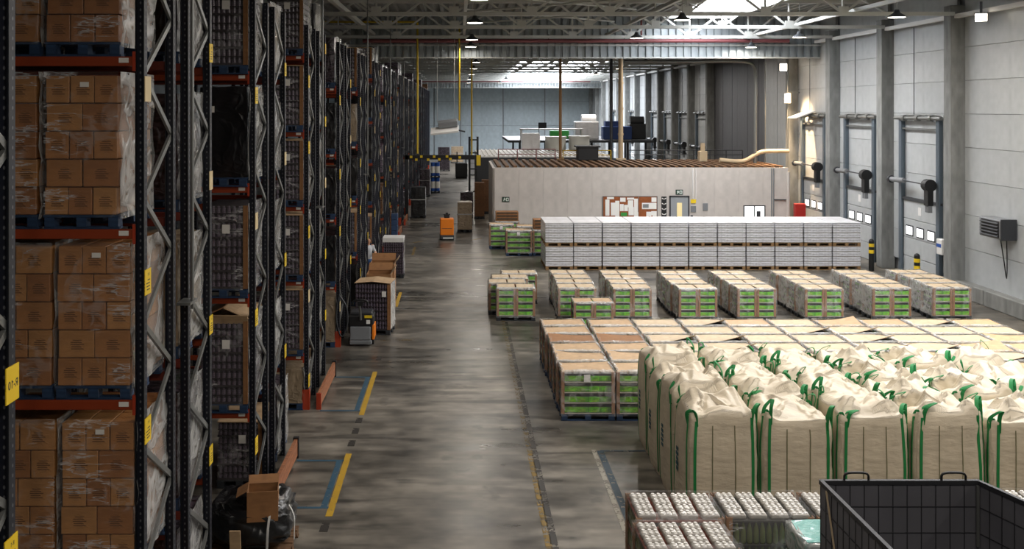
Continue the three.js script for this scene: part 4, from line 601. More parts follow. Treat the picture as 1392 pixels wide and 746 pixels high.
// ------------------------------------------------------------------ green product pallets
function curlSheet(w, d, seed, amp) { // cardboard top sheet with lifted edges
  const g = new THREE.BoxGeometry(w, 0.012, d, 10, 1, 6), p = g.attributes.position, r = rng(seed), cx = r() < 0.5 ? -1 : 1, cz = r() < 0.6 ? 1 : -1, k = r() * amp, b = (r() - 0.4) * amp * 0.5;
  for (let i = 0; i < p.count; i++) { const u = p.getX(i) / w * 2, v = p.getZ(i) / d * 2; const e = Math.max(0, (u * cx + v * cz) / 2 - 0.15); p.setY(i, p.getY(i) + k * e * e * 1.4 + b * (1 - u * u) * 0.4 - 0.012 * Math.max(0, Math.abs(v) - 0.8) * 5); }
  g.computeVertexNormals(); return muv(g);
}
const trayG = {};
function tierGeos(w, d, h) { const k = [w, d, h].join(); return trayG[k] ??= { tray: merge([box(w, 0.014, d, 0, 0.007, 0), box(w - 0.1, h - 0.02, d - 0.14, 0, h / 2, 0), box(0.008, h * 0.45, d, -w / 2, h * 0.22, 0), box(0.008, h * 0.45, d, w / 2, h * 0.22, 0)]), lip: box(w, 0.02, 0.008, 0, 0.01, d / 2 + 0.004), goods: merge([rbox(w - 0.05, h * 0.52, d - 0.05, 0.012, 0, 0.016 + h * 0.26, 0)]), post: merge([box(0.065, h * 4 + 0.01, 0.02), box(0.02, h * 4 + 0.01, 0.065)]) }; }
function displayLoad(seed, { w = 1.07, d = 0.75, tiers = 4, h = 0.212, amp = 0.05, sheet = M.cardLight, pm = M.woodBlue, halves = false, film = true, side = false } = {}) {
  const t = new THREE.Group(), r = rng(seed); palletMesh(t, w + 0.03, d + 0.02, pm);
  const stacks = halves ? [-w / 4 - 0.004, w / 4 + 0.004] : [0], sw = halves ? w / 2 - 0.025 : w;
  for (const sx of stacks) {
    const G = tierGeos(sw, d, h);
    for (let i = 0; i < tiers; i++) {
      const tr = mesh('tray', G.tray, M.trayDark, t, [sx, 0.146 + i * h, 0]); mesh('front_lip', G.lip, M.trayLip, tr); mesh('green_packs', G.goods, M.green, tr);
    }
    const H = tiers * h; const pg = trayG['post' + H] ??= box(0.06, H, 0.03, 0, H / 2, 0), pg2 = trayG['post2' + H] ??= box(0.025, H, 0.1, 0, H / 2, 0);
    for (const s of [-1, 1]) { mesh('corner_post', pg, M.card, t, [sx + s * (sw / 2 - 0.025), 0.146, d / 2 - 0.005]); mesh('corner_post', pg2, M.card, t, [sx + s * (sw / 2 + 0.002), 0.146, d / 2 - 0.06]); mesh('corner_post', pg2, M.card, t, [sx + s * (sw / 2 + 0.002), 0.146, -d / 2 + 0.06]); }
    mesh('top_sheet', curlSheet(sw - 0.015, d - 0.025, seed * 3 + (sx > 0 ? 1 : 0), amp), sheet, t, [sx, 0.146 + H + 0.012, 0]);
  }
  if (!halves) mesh('paper_label', box(0.13, 0.15, 0.004), M.paper, t, [-0.02, 0.146 + tiers * h - 0.12, d / 2 + 0.018]);
  if (film) mesh('stretch_film', filmShell(w + 0.035, tiers * h + 0.06, d + 0.04, seed, 0.012), M.film, t, [0, 0.1, 0]);
  if (film) mesh('film_fold', filmFold(w + 0.02, d + 0.02, seed), M.silver, t, [0, 0.146 + tiers * h + 0.022, 0]);
  if (side) { mesh('side_film', sideSheet(tiers * h, d, seed, 0.02).rotateY(Math.PI), M.silver, t, [-w / 2 - 0.015, 0.14, 0]); }
  return t;
}
{
  // tight block of ten columns by six rows
  const V = [0, 1, 2, 3, 4, 5].map(s => displayLoad(10 + s, { amp: [0.05, 0.16, 0.03, 0.10, 0.22, 0.06][s], sheet: [M.cardLight, M.cardLight, M.cardPale, M.cardLight, M.cardPale, M.card][s] }));
  const r = rng(88);
  for (let j = 0; j < 6; j++) for (let i = 0; i < 10; i++) {
    const v = V[i < 2 ? [0, 3, 0, 5, 0, 0][j] : [2, 4, 2, 1, 4, 3, 2, 0][Math.floor(r() * 8)]], o = v.clone(); o.name = numbered('green_product_pallet'); o.userData = { label: 'green pack pallet, ' + ORD[i] + ' column from the aisle, ' + ORD[j] + ' row from the bags', category: 'product pallet', group: 'tight block of green product pallets' };
    o.position.set(2.61 + i * 1.145 + (r() - 0.5) * 0.03 - (j > 3 && i === 0 ? 0.02 : 0), 0, -(20.2 + j * 0.83 + (r() - 0.5) * 0.02)); o.rotation.y = (r() - 0.5) * 0.02; scene.add(o);
  }
  // loose columns of paired half stacks beyond the block
  const B = [0, 1, 2].map(s => displayLoad(30 + s, { w: 1.14, d: 0.76, h: 0.205, halves: true, amp: 0.03, sheet: M.cardPale, pm: M.woodDark, side: true }));
  const cols = [[1.69, 29.5, 'beside the worn aisle line'], [3.54, 29.5, 'behind the low half-height pallet'], [5.2, 29.45, 'third column from the worn aisle line'], [7.1, 29.4, 'fourth column from the worn aisle line'], [8.86, 29.4, 'fourth column from the dock wall plinth'], [10.9, 29.4, 'third column from the dock wall plinth'], [13.0, 29.5, 'second column from the dock wall plinth'], [14.82, 29.55, 'beside the dock wall plinth']];
  cols.forEach(([x, d, l], c) => { for (let j = 0; j < 4; j++) { const o = B[(c + j * 2) % 3].clone(); o.name = numbered('paired_stack_pallet'); o.userData = { label: 'pale-topped pair of green stacks, ' + ORD[j] + ' deep, column ' + l, category: 'product pallet', group: 'pallet column ' + l }; const off = c === 0 ? [0, -0.22, -0.1, 0.25][j] : (r() - 0.5) * 0.08; o.position.set(x + off, 0, -(d + j * 0.84)); o.rotation.y = (r() - 0.5) * 0.03; scene.add(o); } });
  const low = displayLoad(41, { w: 1.14, d: 0.72, tiers: 3, h: 0.205, halves: true, amp: 0.04, sheet: M.cardLight, pm: M.woodDark }); low.name = numbered('paired_stack_pallet'); low.userData = { label: 'low half-height pallet of green stacks standing alone in front', category: 'product pallet' }; low.position.set(3.86, 0, -28.35); scene.add(low);
  // group beside the white cans
  const D = displayLoad(51, { w: 1.1, d: 0.78, tiers: 4, h: 0.235 });
  [[2.55, 42.2, 'front'], [3.72, 42.3, 0], [1.9, 44.3, 0], [3.1, 43.6, 0], [2.2, 45.4, 0]].forEach(([x, d], i) => { const o = i ? D.clone() : D; o.name = numbered('green_crate_pallet'); o.userData = { label: ['brown-topped green product pallet standing clear before the others by the cans', 'brown-topped green product pallet tucked beside the white cans', 'brown-topped green product pallet at the aisle side by the cabin', 'brown-topped green product pallet in the middle of its group by the cans', 'green product pallet carrying the low brown tray stack'][i], category: 'product pallet', group: 'green pallets beside the white cans' }; o.position.set(x, 0, -d); scene.add(o); });
  const bt = thing('brown_tray_stack', 'low stack of brown trays riding on a green product pallet', 'tray stack', [2.2, 1.13, -45.4]); for (let i = 0; i < 3; i++) { mesh('tray', rbox(1.05, 0.13, 0.7, 0.01, 0, 0.07 + i * 0.14, 0), M.card, bt); mesh('contents', box(0.95, 0.05, 0.02, 0, 0.1 + i * 0.14, 0.36), M.trayDark, bt); }
  const bt2 = copy(bt, 'brown_tray_stack', [3.72, 1.13, -42.3], 0, 'flat stack of brown trays beside the first white cans');
}
// ------------------------------------------------------------------ white cans, two pallets high
{
  const cl = rbox(1.09, 0.165, 1.05, 0.015, 0, 0.0975, 0), pad = box(1.05, 0.03, 1.01, 0, 0.0, 0);
  const can = () => { const t = new THREE.Group(); palletMesh(t, 1.1, 1.06, M.wood); for (let i = 0; i < 4; i++) { const l = mesh('can_layer', cl, M.can, t, [0, 0.146 + i * 0.192, 0]); mesh('layer_pad', pad, M.canPad, l); } mesh('top_sheet', rbox(1.1, 0.015, 1.06, 0.005), M.canTop, t, [0, 0.146 + 0.775, 0]); return t; };
  const base = can(), r = rng(4);
  for (let i = 0; i < 11; i++) for (let j = 0; j < 2; j++) for (let k = 0; k < 2; k++) {
    const o = base.clone(); o.name = numbered('can_pallet'); o.userData = { label: 'white can pallet, ' + (k ? 'upper' : 'lower') + ', ' + ORD[i] + ' stack from the aisle, ' + (j ? 'cabin-side row' : 'row facing the paired stacks'), category: 'can pallet', group: k ? 'upper white can pallets' : 'lower white can pallets' };
    o.position.set(3.91 + i * 1.133 + (r() - 0.5) * 0.015, k * 0.931, -(38.75 + j * 1.09 - (i === 0 ? 0.05 : 0))); scene.add(o);
  }
}
// ------------------------------------------------------------------ bulk bags
function ribbon(pts, w, dir, n = 20) { // flat webbing along a curve; dir: the width direction
  const c = new THREE.CatmullRomCurve3(pts.map(p => new THREE.Vector3(...p))), P = c.getPoints(n), D = new THREE.Vector3(...dir).normalize().multiplyScalar(w / 2), pos = [], idx = [], uv = [];
  P.forEach((p, i) => { const T = c.getTangent(i / n), N = new THREE.Vector3().crossVectors(T, D).normalize().multiplyScalar(0.004); for (const [a, b] of [[1, 1], [-1, 1], [-1, -1], [1, -1]]) { pos.push(p.x + a * D.x + b * N.x, p.y + a * D.y + b * N.y, p.z + a * D.z + b * N.z); uv.push(a, i / n); } });
  for (let i = 0; i < n; i++) for (let q = 0; q < 4; q++) { const a = i * 4 + q, b = i * 4 + (q + 1) % 4; idx.push(a, b, a + 4, b, b + 4, a + 4); }
  const g = new THREE.BufferGeometry(); g.setAttribute('position', new THREE.Float32BufferAttribute(pos, 3)); g.setAttribute('uv', new THREE.Float32BufferAttribute(uv, 2)); g.setIndex(idx); const h = g.toNonIndexed(); h.computeVertexNormals(); return h;
}
function bagLoad(seed, w = 1.12, d = 1.03, hs = 1.66) {
  const r = rng(seed), t = new THREE.Group(), f = fbm(6, 5, 3, seed), fv = fbm(3, 9, 3, seed + 21), f3 = fbm(3, 3, 3, seed + 8), f4 = fbm(2, 3, 2, seed + 12), NA = 80, NS = 18, NT = 16; const ch = [0, 1, 2, 3].map(() => r() * 0.1), cen = r() * 0.07, ox = (r() - 0.5) * 0.3, oz = (r() - 0.5) * 0.3, tilt = (r() - 0.5) * 0.14;
  const au = a => ((a / 6.2832) % 1 + 1) % 1;
  const S = (a, v) => { const e = 2 / 6, c = Math.cos(a), s = Math.sin(a), sh = Math.max(0, (v - 0.8) / 0.2), bul = 0.965 + 0.04 * Math.sin(v * Math.PI) + (f(au(a), v * 0.9) - 0.5) * 0.085 * (0.25 + v) + (fv(au(a), v * 0.98) - 0.5) * 0.075 * v * v - 0.02 * sh * sh; const q = v < 0.04 ? 0.96 + v : 1; return [w / 2 * Math.sign(c) * Math.abs(c) ** e * bul * q, d / 2 * Math.sign(s) * Math.abs(s) ** e * bul * q]; };
  const corner = a => { let k = 0; for (let i = 0; i < 4; i++) { const u = Math.cos(a - (Math.PI / 4 + i * Math.PI / 2)); k += ch[i] * Math.max(0, u) ** 8; } return k; };
  const rim = a => hs + corner(a) + (f(au(a), 0.95) - 0.5) * 0.16 + tilt * Math.cos(a) + (fv(au(a), 0.5) - 0.5) * 0.14;
  const fold = (x, z) => { const u = (x / w + 0.5) * 0.9 + 0.05, v = (z / d + 0.5) * 0.9 + 0.05, wv = f4(u, v), n1 = 1 - Math.abs(2 * f3(u + 0.12 * wv, v) - 1), n2 = 1 - Math.abs(2 * f3(v * 0.8, u + 0.2 * wv) - 1); return 0.24 * (n1 - 0.66) + 0.14 * (n2 - 0.66) + 0.42 * (wv - 0.5) + 0.05; };
  const pos = [], idx = []; const rows = NS + NT + 1;
  for (let j = 0; j < rows; j++) for (let i = 0; i < NA; i++) {
    const a = i / NA * Math.PI * 2;
    if (j <= NS) { const v = j / NS, [x, z] = S(a, v); pos.push(x, v * rim(a), z); }
    else { const k = (j - NS) / NT, q = 1 - k, [x, z] = S(a, 1), X = x * q + ox * k * k, Z = z * q + oz * k * k; const env = Math.min(1, k * 2.6 + 0.12), pk = Math.exp(-((X - ox) ** 2 + (Z - oz) ** 2) / 0.03) * cen; pos.push(X, rim(a) * q + hs * k + env * fold(X, Z) + pk + 0.05 * Math.sin(Math.min(1, k * 2) * Math.PI / 2), Z); }
  }
  for (let j = 0; j < rows - 1; j++) for (let i = 0; i < NA; i++) { const a = j * NA + i, b = j * NA + (i + 1) % NA; idx.push(a, a + NA, b, b, a + NA, b + NA); }
  const g = new THREE.BufferGeometry(); g.setAttribute('position', new THREE.Float32BufferAttribute(pos, 3)); g.setIndex(idx); g.computeVertexNormals(); muv(g);
  mesh('bag_body', g, M.bag, t);
  for (let i = 0; i < 4; i++) {
    const ac = Math.PI / 4 + i * Math.PI / 2; for (const s of [-1, 1]) { const a = ac + s * 0.30, pts = [0.05, 0.3, 0.55, 0.8, 0.98].map(v => { const [x, z] = S(a, v); return [x * 1.012, v * rim(a), z * 1.012]; }); const alongX = Math.abs(Math.sin(a)) > Math.abs(Math.cos(a)); mesh('webbing', ribbon(pts, 0.042, alongX ? [1, 0, 0] : [0, 0, 1], 10), M.strap, t); }
    // lifting loop at the corner
    const A = S(ac - 0.30, 0.97), B = S(ac + 0.30, 0.97), cx = Math.sign(Math.cos(ac)), cz = Math.sign(Math.sin(ac)), y = rim(ac) - 0.03, up = 0.04 + r() * 0.2, lx = (r() - 0.5) * 0.36 - cx * 0.05, lz = (r() - 0.5) * 0.3 - cz * 0.06;
    mesh('lifting_loop', ribbon([[A[0], y - 0.12, A[1]], [A[0] * 0.98 + lx * 0.3, y + up * 0.6, A[1] * 0.98 + lz * 0.3], [A[0] * 0.95 + lx, y + up, A[1] * 0.95 + lz], [(A[0] + B[0]) / 2 - cx * 0.05 + lx * 1.1, y + up * 0.95, (A[1] + B[1]) / 2 + lz], [B[0] * 0.97 + lx * 0.5, y + up * 0.4, B[1] * 0.97 + lz * 0.4], [B[0], y - 0.12, B[1]]], 0.065, [0.5 * cz, 0.1, 0.9]), M.strap, t);
    const dy = 0.22 + r() * 0.2, fz = cz > 0 ? 1 : -1, Q = S(ac - fz * 0.34 * cx, 0.9); mesh('slack_loop', ribbon([[Q[0] * 0.96, y + 0.02, Q[1] + fz * 0.012], [Q[0] * 0.93 - cx * 0.03, y + 0.08, Q[1] + fz * 0.02], [Q[0] * 0.86 - cx * 0.05, y - dy * 0.4, Q[1] + fz * 0.05], [Q[0] * 0.84 - cx * 0.06, y - dy, Q[1] + fz * 0.045], [Q[0] * 0.9, y - dy * 0.5, Q[1] + fz * 0.035], [Q[0] * 0.96, y - 0.02, Q[1] + fz * 0.012]], 0.04, [0.9, 0.1, 0.4], 26), M.strap, t);
  }
  for (const sx of [-0.18, 0.17]) { const a = Math.acos(Math.sign(sx) * (2 * Math.abs(sx) / w) ** 3), pts = [0.03, 0.15, 0.3, 0.45, 0.6, 0.72, 0.84, 0.93].map(v => { const [x, z] = S(a, v); return [x, v * rim(a), z + 0.007]; }); mesh('side_seam', ribbon(pts, 0.011, [1, 0, 0], 16), M.seam, t); }
  // vertical print on the aisle-facing side
  const pr = rng(seed + 40), blk = []; for (let i = 0; i < 5; i++) blk.push(box(0.006, 0.05, 0.1 + pr() * 0.05, 0, i * 0.075, 0)); mesh('printed_mark', merge(blk), M.ink, t, [-w / 2 - 0.012, 0.72, -0.1]);
  return t;
}
{
  const V = [1, 2, 3, 4, 5, 6].map(s => bagLoad(s * 13)), r = rng(61);
  for (let j = 0; j < 4; j++) for (let i = 0; i < 6; i++) {
    const v = V[(i * 2 + j * 3 + (i >> 1)) % 6], o = v.clone(); o.name = numbered('bulk_bag'); o.userData = { label: 'cream bulk bag with green straps, ' + ORD[i] + ' from the aisle, ' + ORD[j] + ' row from the bottle packs', category: 'bulk bag', group: j === 0 ? 'row of bulk bags behind the bottle packs' : 'bulk bags inside the block' };
    o.position.set(3.98 + i * 1.14 + (r() - 0.5) * 0.02, (r() * 0.06), -(15.14 + j * 1.065)); o.position.y = 0; o.scale.y = 0.95 + r() * 0.1; o.rotation.y = (j % 2 ? 0 : 0) + (r() - 0.5) * 0.04; scene.add(o);
  }
}
// ------------------------------------------------------------------ bottle pack pallets
{
  const capGeo = []; for (let i = 0; i < 3; i++) for (let j = 0; j < 2; j++) capGeo.push(cyl(0.022, 0.032, 0.02, 10, (i - 1) * 0.076, 0.066, (j - 0.5) * 0.074));
  const packG = rbox(0.234, 0.06, 0.158, 0.022, 0, 0.03, 0, 0, 0, 0, 2), capsG = merge(capGeo);
  const bott = []; const bp = [[0, 0], [0.036, 0], [0.038, 0.02], [0.038, 0.15], [0.03, 0.2], [0.014, 0.25], [0.014, 0.275]].map(p => new THREE.Vector2(...p));
  for (let i = 0; i < 13; i++) bott.push(new THREE.LatheGeometry(bp, 8).translate(-0.5 + i * 0.0833, 0, 0.34)); for (let j = 0; j < 9; j++) { bott.push(new THREE.LatheGeometry(bp, 8).translate(-0.5, 0, 0.26 - j * 0.078), new THREE.LatheGeometry(bp, 8).translate(0.5, 0, 0.26 - j * 0.078)); }
  const layerG = merge(bott), coreG = box(0.94, 0.28, 0.62, 0, 0.14, 0), padG = rbox(1.09, 0.03, 0.77, 0.01);
  const make = (pad, lite, seed) => { const t = new THREE.Group(), r = rng(seed); palletMesh(t, 1.1, 0.8, M.wood);
    for (let L = 0; L < 3; L++) { const l = mesh('layer_pad', padG, pad, t, [0, 0.16 + L * 0.31, 0]); const b = mesh('bottles', layerG, M.bottle, l, [0, 0.015, 0]); b.userData.kind = 'stuff'; mesh('inner_packs', coreG, M.trayDark, l, [0, 0.015, 0]); }
    mesh('layer_pad', padG, pad, t, [0, 1.09, 0]);
    for (let i = 0; i < 4; i++) for (let j = 0; j < 4; j++) { const p = mesh('bottle_pack', packG, lite, t, [(i - 1.5) * 0.272 + (r() - 0.5) * 0.008, 1.105, (j - 1.5) * 0.185 + (r() - 0.5) * 0.008], [0, (r() - 0.5) * 0.05, 0]); mesh('bottle_caps', capsG, M.capWhite, p).userData.kind = 'stuff'; }
    for (const sx of [-1, 1]) for (const sz of [-1, 1]) mesh('corner_board', merge([box(0.08, 1.02, 0.008, -sx * 0.03, 0, 0), box(0.008, 1.02, 0.08, 0, 0, -sz * 0.03)]), M.card, t, [sx * 0.555, 0.64, sz * 0.4]);
    mesh('stretch_film', filmShell(1.13, 1.12, 0.82, seed, 0.014), M.film, t, [0, 0.06, 0]); mesh('front_film', sideSheet(1.0, 1.06, seed + 17, 0.02).rotateY(-Math.PI / 2), M.filmBand, t, [0, 0.14, 0.405]);
    return t; };
  const A = make(M.redPad, M.packTop, 3), Bq = make(M.trayDark, M.packTop, 5);
  const G = (o, x, d, l, n = 'bottle_pack_pallet') => { const c = o.clone(); c.name = numbered(n); c.userData = { label: l, category: 'bottle pallet' }; c.position.set(x, 0, -d); scene.add(c); return c; };
  G(A, 2.82, 12.82, 'bottle packs on red-brown pads tucked against the bulk bags'); G(A, 2.76, 11.9, 'bottle packs on red-brown pads standing clear of the bulk bags').rotation.y = 0.03; G(Bq, 3.98, 12.84, 'bottle packs on dark pads with glossy film beside the red-brown ones'); G(Bq, 5.15, 12.84, 'bottle packs on dark pads behind the black mesh bin'); G(Bq, 7.85, 12.9, 'bottle packs on dark pads beyond the flared bin side').rotation.y = -0.05;
  const tl = thing('teal_film_pallet', 'low stack under teal and white film beside the black bin', 'wrapped pallet', [4.62, 0, -11.78]); palletMesh(tl, 1.05, 0.66, M.wood); mesh('wrapped_goods', lumpyBlock(1.05, 1.12, 0.64, 5, 0.02), M.teal, tl, [0, 0.146, 0]); mesh('film_edge', filmShell(1.1, 0.3, 0.68, 6, 0.01), M.silver, tl, [0, 0.95, 0]);
}
// ------------------------------------------------------------------ black mesh bin
{
  const b = thing('mesh_bin', 'tall black open-topped bin with gridded side panels', 'bin', [0, 0, 0]); const H = 2.1;
  const P = [[4.2, -9.3], [4.17, -11.2], [5.98, -11.2], [6.6, -9.3]];
  const wall = (A, B) => { const L = Math.hypot(B[0] - A[0], B[1] - A[1]), g = new THREE.Group(); g.name = 'side_panel'; b.add(g); g.position.set((A[0] + B[0]) / 2, 0, (A[1] + B[1]) / 2); g.rotation.y = -Math.atan2(B[1] - A[1], B[0] - A[0]);
    mesh('sheet', box(L, H - 0.12, 0.012, 0, H / 2 + 0.04, 0), M.binSheet, g); const n = Math.round(L / 0.16); for (let i = 0; i <= n; i++) mesh('vertical_wire', box(0.008, H - 0.1, 0.024, -L / 2 + i * L / n, H / 2 + 0.04, 0), M.blackMesh, g); for (let y = 0.3; y < H - 0.1; y += 0.3) mesh('horizontal_wire', box(L, 0.008, 0.028, 0, y, 0), M.blackMesh, g); mesh('rim', box(L + 0.03, 0.05, 0.045, 0, H - 0.02, 0), M.blackMesh, g); return g; };
  wall(P[0], P[1]); const bk = wall(P[1], P[2]); wall(P[2], P[3]); wall(P[3], P[0]);
  for (const x of [-0.5, 0.62]) mesh('carry_handle', tube([[x - 0.14, H, 0], [x - 0.13, H + 0.07, 0], [x, H + 0.09, 0], [x + 0.13, H + 0.07, 0], [x + 0.14, H, 0]], 0.014, 16), M.black, bk);
  mesh('floor_plate', box(2.2, 0.06, 1.8, 5.25, 0.16, -10.25), M.black, b); for (const [x, z] of [[4.4, -9.5], [4.4, -11], [5.8, -11], [6.1, -9.5]]) mesh('foot', box(0.12, 0.14, 0.12, x, 0.07, z), M.black, b);
  mesh('hinge_strip', box(0.03, 0.7, 0.02, 5.96, 1.7, -11.17), M.galv, b); mesh('strap', bar([4.15, 2.06, -11.0], [4.16, 0.6, -10.4], 0.014, 0.02), M.beigePipe, b);
}
// ------------------------------------------------------------------ rubbish sacks with box and plank
{
  const t = thing('rubbish_sacks', 'shiny black rubbish sacks strapped on a pallet at the rack end', 'rubbish sacks', [-2.98, 0, -14.05]); palletMesh(t, 1.15, 1.0, M.woodBrown);
  const g = new THREE.SphereGeometry(1, 40, 26), p = g.attributes.position, f = fbm(9, 9, 4, 77); for (let i = 0; i < p.count; i++) { let x = p.getX(i), y = p.getY(i), z = p.getZ(i); const u = (Math.atan2(z, x) / 6.2832 + 1) % 1, v = (y + 1) / 2, n = 1 + 0.34 * (1 - Math.abs(2 * f(u, v * 0.98) - 1) - 0.62); const k = 0.62; p.setXYZ(i, Math.sign(x) * Math.abs(x) ** k * 0.56 * n, Math.max(0.15, 0.15 + (Math.sign(y) * Math.abs(y) ** 0.7 + 1) * 0.33 * n), Math.sign(z) * Math.abs(z) ** k * 0.5 * n); } g.computeVertexNormals(); muv(g); mesh('sack', g, M.wrapBlack, t);
  mesh('strap', ribbon([[0.3, 0.16, 0.58], [0.32, 0.6, 0.56], [0.33, 0.86, 0.2], [0.34, 0.84, -0.2]], 0.03, [1, 0, 0.2], 14), M.white, t); mesh('strap', ribbon([[0.6, 0.2, 0.1], [0.58, 0.6, 0.1], [0.3, 0.88, 0.1], [-0.2, 0.88, 0.1]], 0.03, [0, 0, 1], 14), M.white, t);
  const c = thing('open_carton', 'open brown carton resting on the black rubbish sacks', 'carton', [-2.78, 0.62, -13.72], 0.15);
  const W = 0.42, D = 0.34, H = 0.42; mesh('carton_wall', box(W, H, 0.01, 0, H / 2, D / 2), M.card, c); mesh('carton_wall', box(W, H, 0.01, 0, H / 2, -D / 2), M.card, c); mesh('carton_wall', box(0.01, H, D, W / 2, H / 2, 0), M.card, c); mesh('carton_wall', box(0.01, H, D, -W / 2, H / 2, 0), M.card, c); mesh('carton_base', box(W, 0.01, D, 0, 0.005, 0), M.card, c); mesh('flap', box(0.18, 0.008, D, -W / 2 - 0.07, H - 0.02, 0, 0, 0, 0.5), M.card, c); mesh('flap', box(W, 0.008, 0.16, 0, H + 0.03, -D / 2 - 0.06, 0.5, 0, 0), M.card, c);
  single('wood_plank', rbox(0.15, 0.62, 0.03, 0.004, 0, 0.31, 0), M.cardLight, 'upright wooden plank leaning before the rubbish sacks', 'plank', [-3.06, 0, -13.3], [0.06, 0, 0.02]);
}
// ------------------------------------------------------------------ aisle goods by the racks
{
  const js = putLoad('jar_box_pallet', () => { const t = new THREE.Group(), W = 1.0, D = 0.8; palletMesh(t, W + 0.02, D + 0.04, M.woodDark); for (let i = 0; i < 5; i++) { const l = mesh('tray_layer', cartonTray(W, 0.255, D), M.tray, t, [0, 0.146 + i * 0.255, 0]); mesh('jars', jarLayerGeo(W, D, 0.255, 8), M.jar, l).userData.kind = 'stuff'; } mesh('corner_board', merge([box(0.09, 1.28, 0.006, W / 2 - 0.03, 0, D / 2 + 0.008), box(0.006, 1.28, 0.09, W / 2 + 0.008, 0, D / 2 - 0.03)]), M.card, t, [0, 0.79, 0]); mesh('side_film', sideSheet(1.3, D, 3, 0.02), M.silver, t, [W / 2 + 0.012, 0.14, 0]); mesh('side_sheet', box(0.004, 1.26, D - 0.02, W / 2 + 0.005, 0.78, 0), M.white, t);
    mesh('cardboard_cap', merge([box(0.52, 0.012, D + 0.04, -0.255, 1.475, 0, 0, 0, 0.1), box(0.52, 0.012, D + 0.04, 0.255, 1.475, 0, 0, 0, -0.1)]), M.cardLight, t); mesh('paper_label', box(0.12, 0.16, 0.004, 0.33, 1.15, D / 2 + 0.012), M.paper, t); return t; }, 'jx', 'dark jar pallet with cardboard cap standing behind the grey pallet truck', 'jar pallet', -2.42, 0, 27.75); js.rotation.y = -0.1;
  const bx = (x, d, w, h, dd, l) => { const c = thing('open_box', l, 'box', [x, 0, -d]); palletMesh(c, w, dd, M.woodDark); const g = (a, b, e, X, Y, Z) => mesh('box_wall', box(a, b, e, X, Y, Z), M.card, c); g(w, h, 0.012, 0, 0.15 + h / 2, dd / 2); g(w, h, 0.012, 0, 0.15 + h / 2, -dd / 2); g(0.012, h, dd, w / 2, 0.15 + h / 2, 0); g(0.012, h, dd, -w / 2, 0.15 + h / 2, 0); mesh('flap', box(w, 0.01, 0.3, 0, 0.15 + h + 0.1, -dd / 2 - 0.1, 0.7, 0, 0), M.card, c); mesh('flap', box(0.22, 0.01, dd, w / 2 + 0.06, 0.15 + h + 0.08, 0, 0, 0, 0.9), M.cardPale, c); mesh('fill', box(w - 0.04, 0.02, dd - 0.04, 0, h - 0.1, 0), M.cardDark, c); };
  bx(-2.42, 29.3, 0.72, 1.28, 0.75, 'open brown box behind the capped jar pallet'); bx(-2.4, 30.3, 0.75, 1.42, 0.75, 'taller open brown box beside the racks');
  putLoad('can_tray_pallet', () => { const t = new THREE.Group(); palletMesh(t, 0.8, 0.82, M.woodDark); for (let i = 0; i < 6; i++) { const l = mesh('tray_layer', cartonTray(0.76, 0.2, 0.8), M.tray, t, [0, 0.146 + i * 0.2, 0]); mesh('jars', jarLayerGeo(0.76, 0.8, 0.2, 6), M.jar, l).userData.kind = 'stuff'; } mesh('white_band', rbox(0.79, 0.17, 0.83, 0.01, 0, 1.43, 0), M.white, t); mesh('side_film', sideSheet(1.3, 0.8, 8, 0.02), M.silver, t, [0.39, 0.14, 0]); mesh('paper_label', box(0.12, 0.16, 0.004, 0.0, 0.8, 0.41), M.paper, t); return t; }, 'ctp', 'dark tray pallet with a white top band beside the racks', 'tray pallet', -2.5, 0, 36.8);
  // grey pallet truck
  const tr = thing('pallet_truck', 'grey and black electric pallet truck with orange side trim', 'pallet truck', [-2.66, 0, -26.4]);
  mesh('body', rbox(0.68, 0.5, 0.62, 0.05, 0, 0.56, 0, 0, 0, 0, 3), M.black, tr); const pn = mesh('rear_panel', rbox(0.56, 0.36, 0.06, 0.03, -0.01, 0.34, 0.34, -0.08, 0, 0, 2), M.greyPaint, tr); mesh('bumper', rbox(0.6, 0.12, 0.12, 0.03, 0, 0.1, 0.33), M.greyPaint, tr); mesh('orange_trim', rbox(0.07, 0.4, 0.5, 0.02, 0.33, 0.36, 0.06), M.orange, tr); mesh('cowl', rbox(0.6, 0.1, 0.5, 0.04, 0, 0.84, 0), M.frameDark, tr); mesh('yellow_sticker', box(0.2, 0.07, 0.01, 0.2, 0.78, 0.315), M.yellow, tr); mesh('white_sticker', box(0.1, 0.1, 0.01, 0.2, 0.64, 0.315), M.paper, tr); mesh('tiller', rod([0, 0.7, 0.33], [-0.02, 1.15, 0.42], 0.035, 8), M.galv, tr); mesh('tiller_head', merge([tube([[-0.2, 1.12, 0.42], [-0.18, 1.22, 0.44], [0, 1.26, 0.45], [0.18, 1.22, 0.44], [0.2, 1.12, 0.42]], 0.025, 20), box(0.16, 0.12, 0.06, 0, 1.16, 0.43)]), M.black, tr);
  for (const s of [-1, 1]) { mesh('fork', rbox(0.17, 0.06, 1.15, 0.02, s * 0.19, 0.1, -0.88), M.frameDark, tr); mesh('wheel', rod([s * 0.3 - 0.04, 0.09, 0.1], [s * 0.3 + 0.04, 0.09, 0.1], 0.09, 14), M.rubber, tr); }
  tr.children.filter(o => o.name === 'fork').forEach(o => { o.scale.z = 0.55; });
  const hs = thing('hose_coil', 'loose dark hose loop hanging from the rack post', 'hose', [-3.16, 0, -25.86]); mesh('loop', tube([[-0.06, 1.4, -0.03], [0.14, 1.1, 0.02], [0.16, 0.6, 0.03], [0.02, 0.3, 0.02], [-0.12, 0.7, 0], [-0.1, 1.2, 0], [-0.05, 1.4, 0]], 0.022, 40), M.steelDark, hs);
  // orange pallet truck in the aisle
  const ot = thing('pallet_truck', 'orange stand-on pallet truck parked in the main aisle', 'pallet truck', [-0.63, 0, -47.2], 0.05);
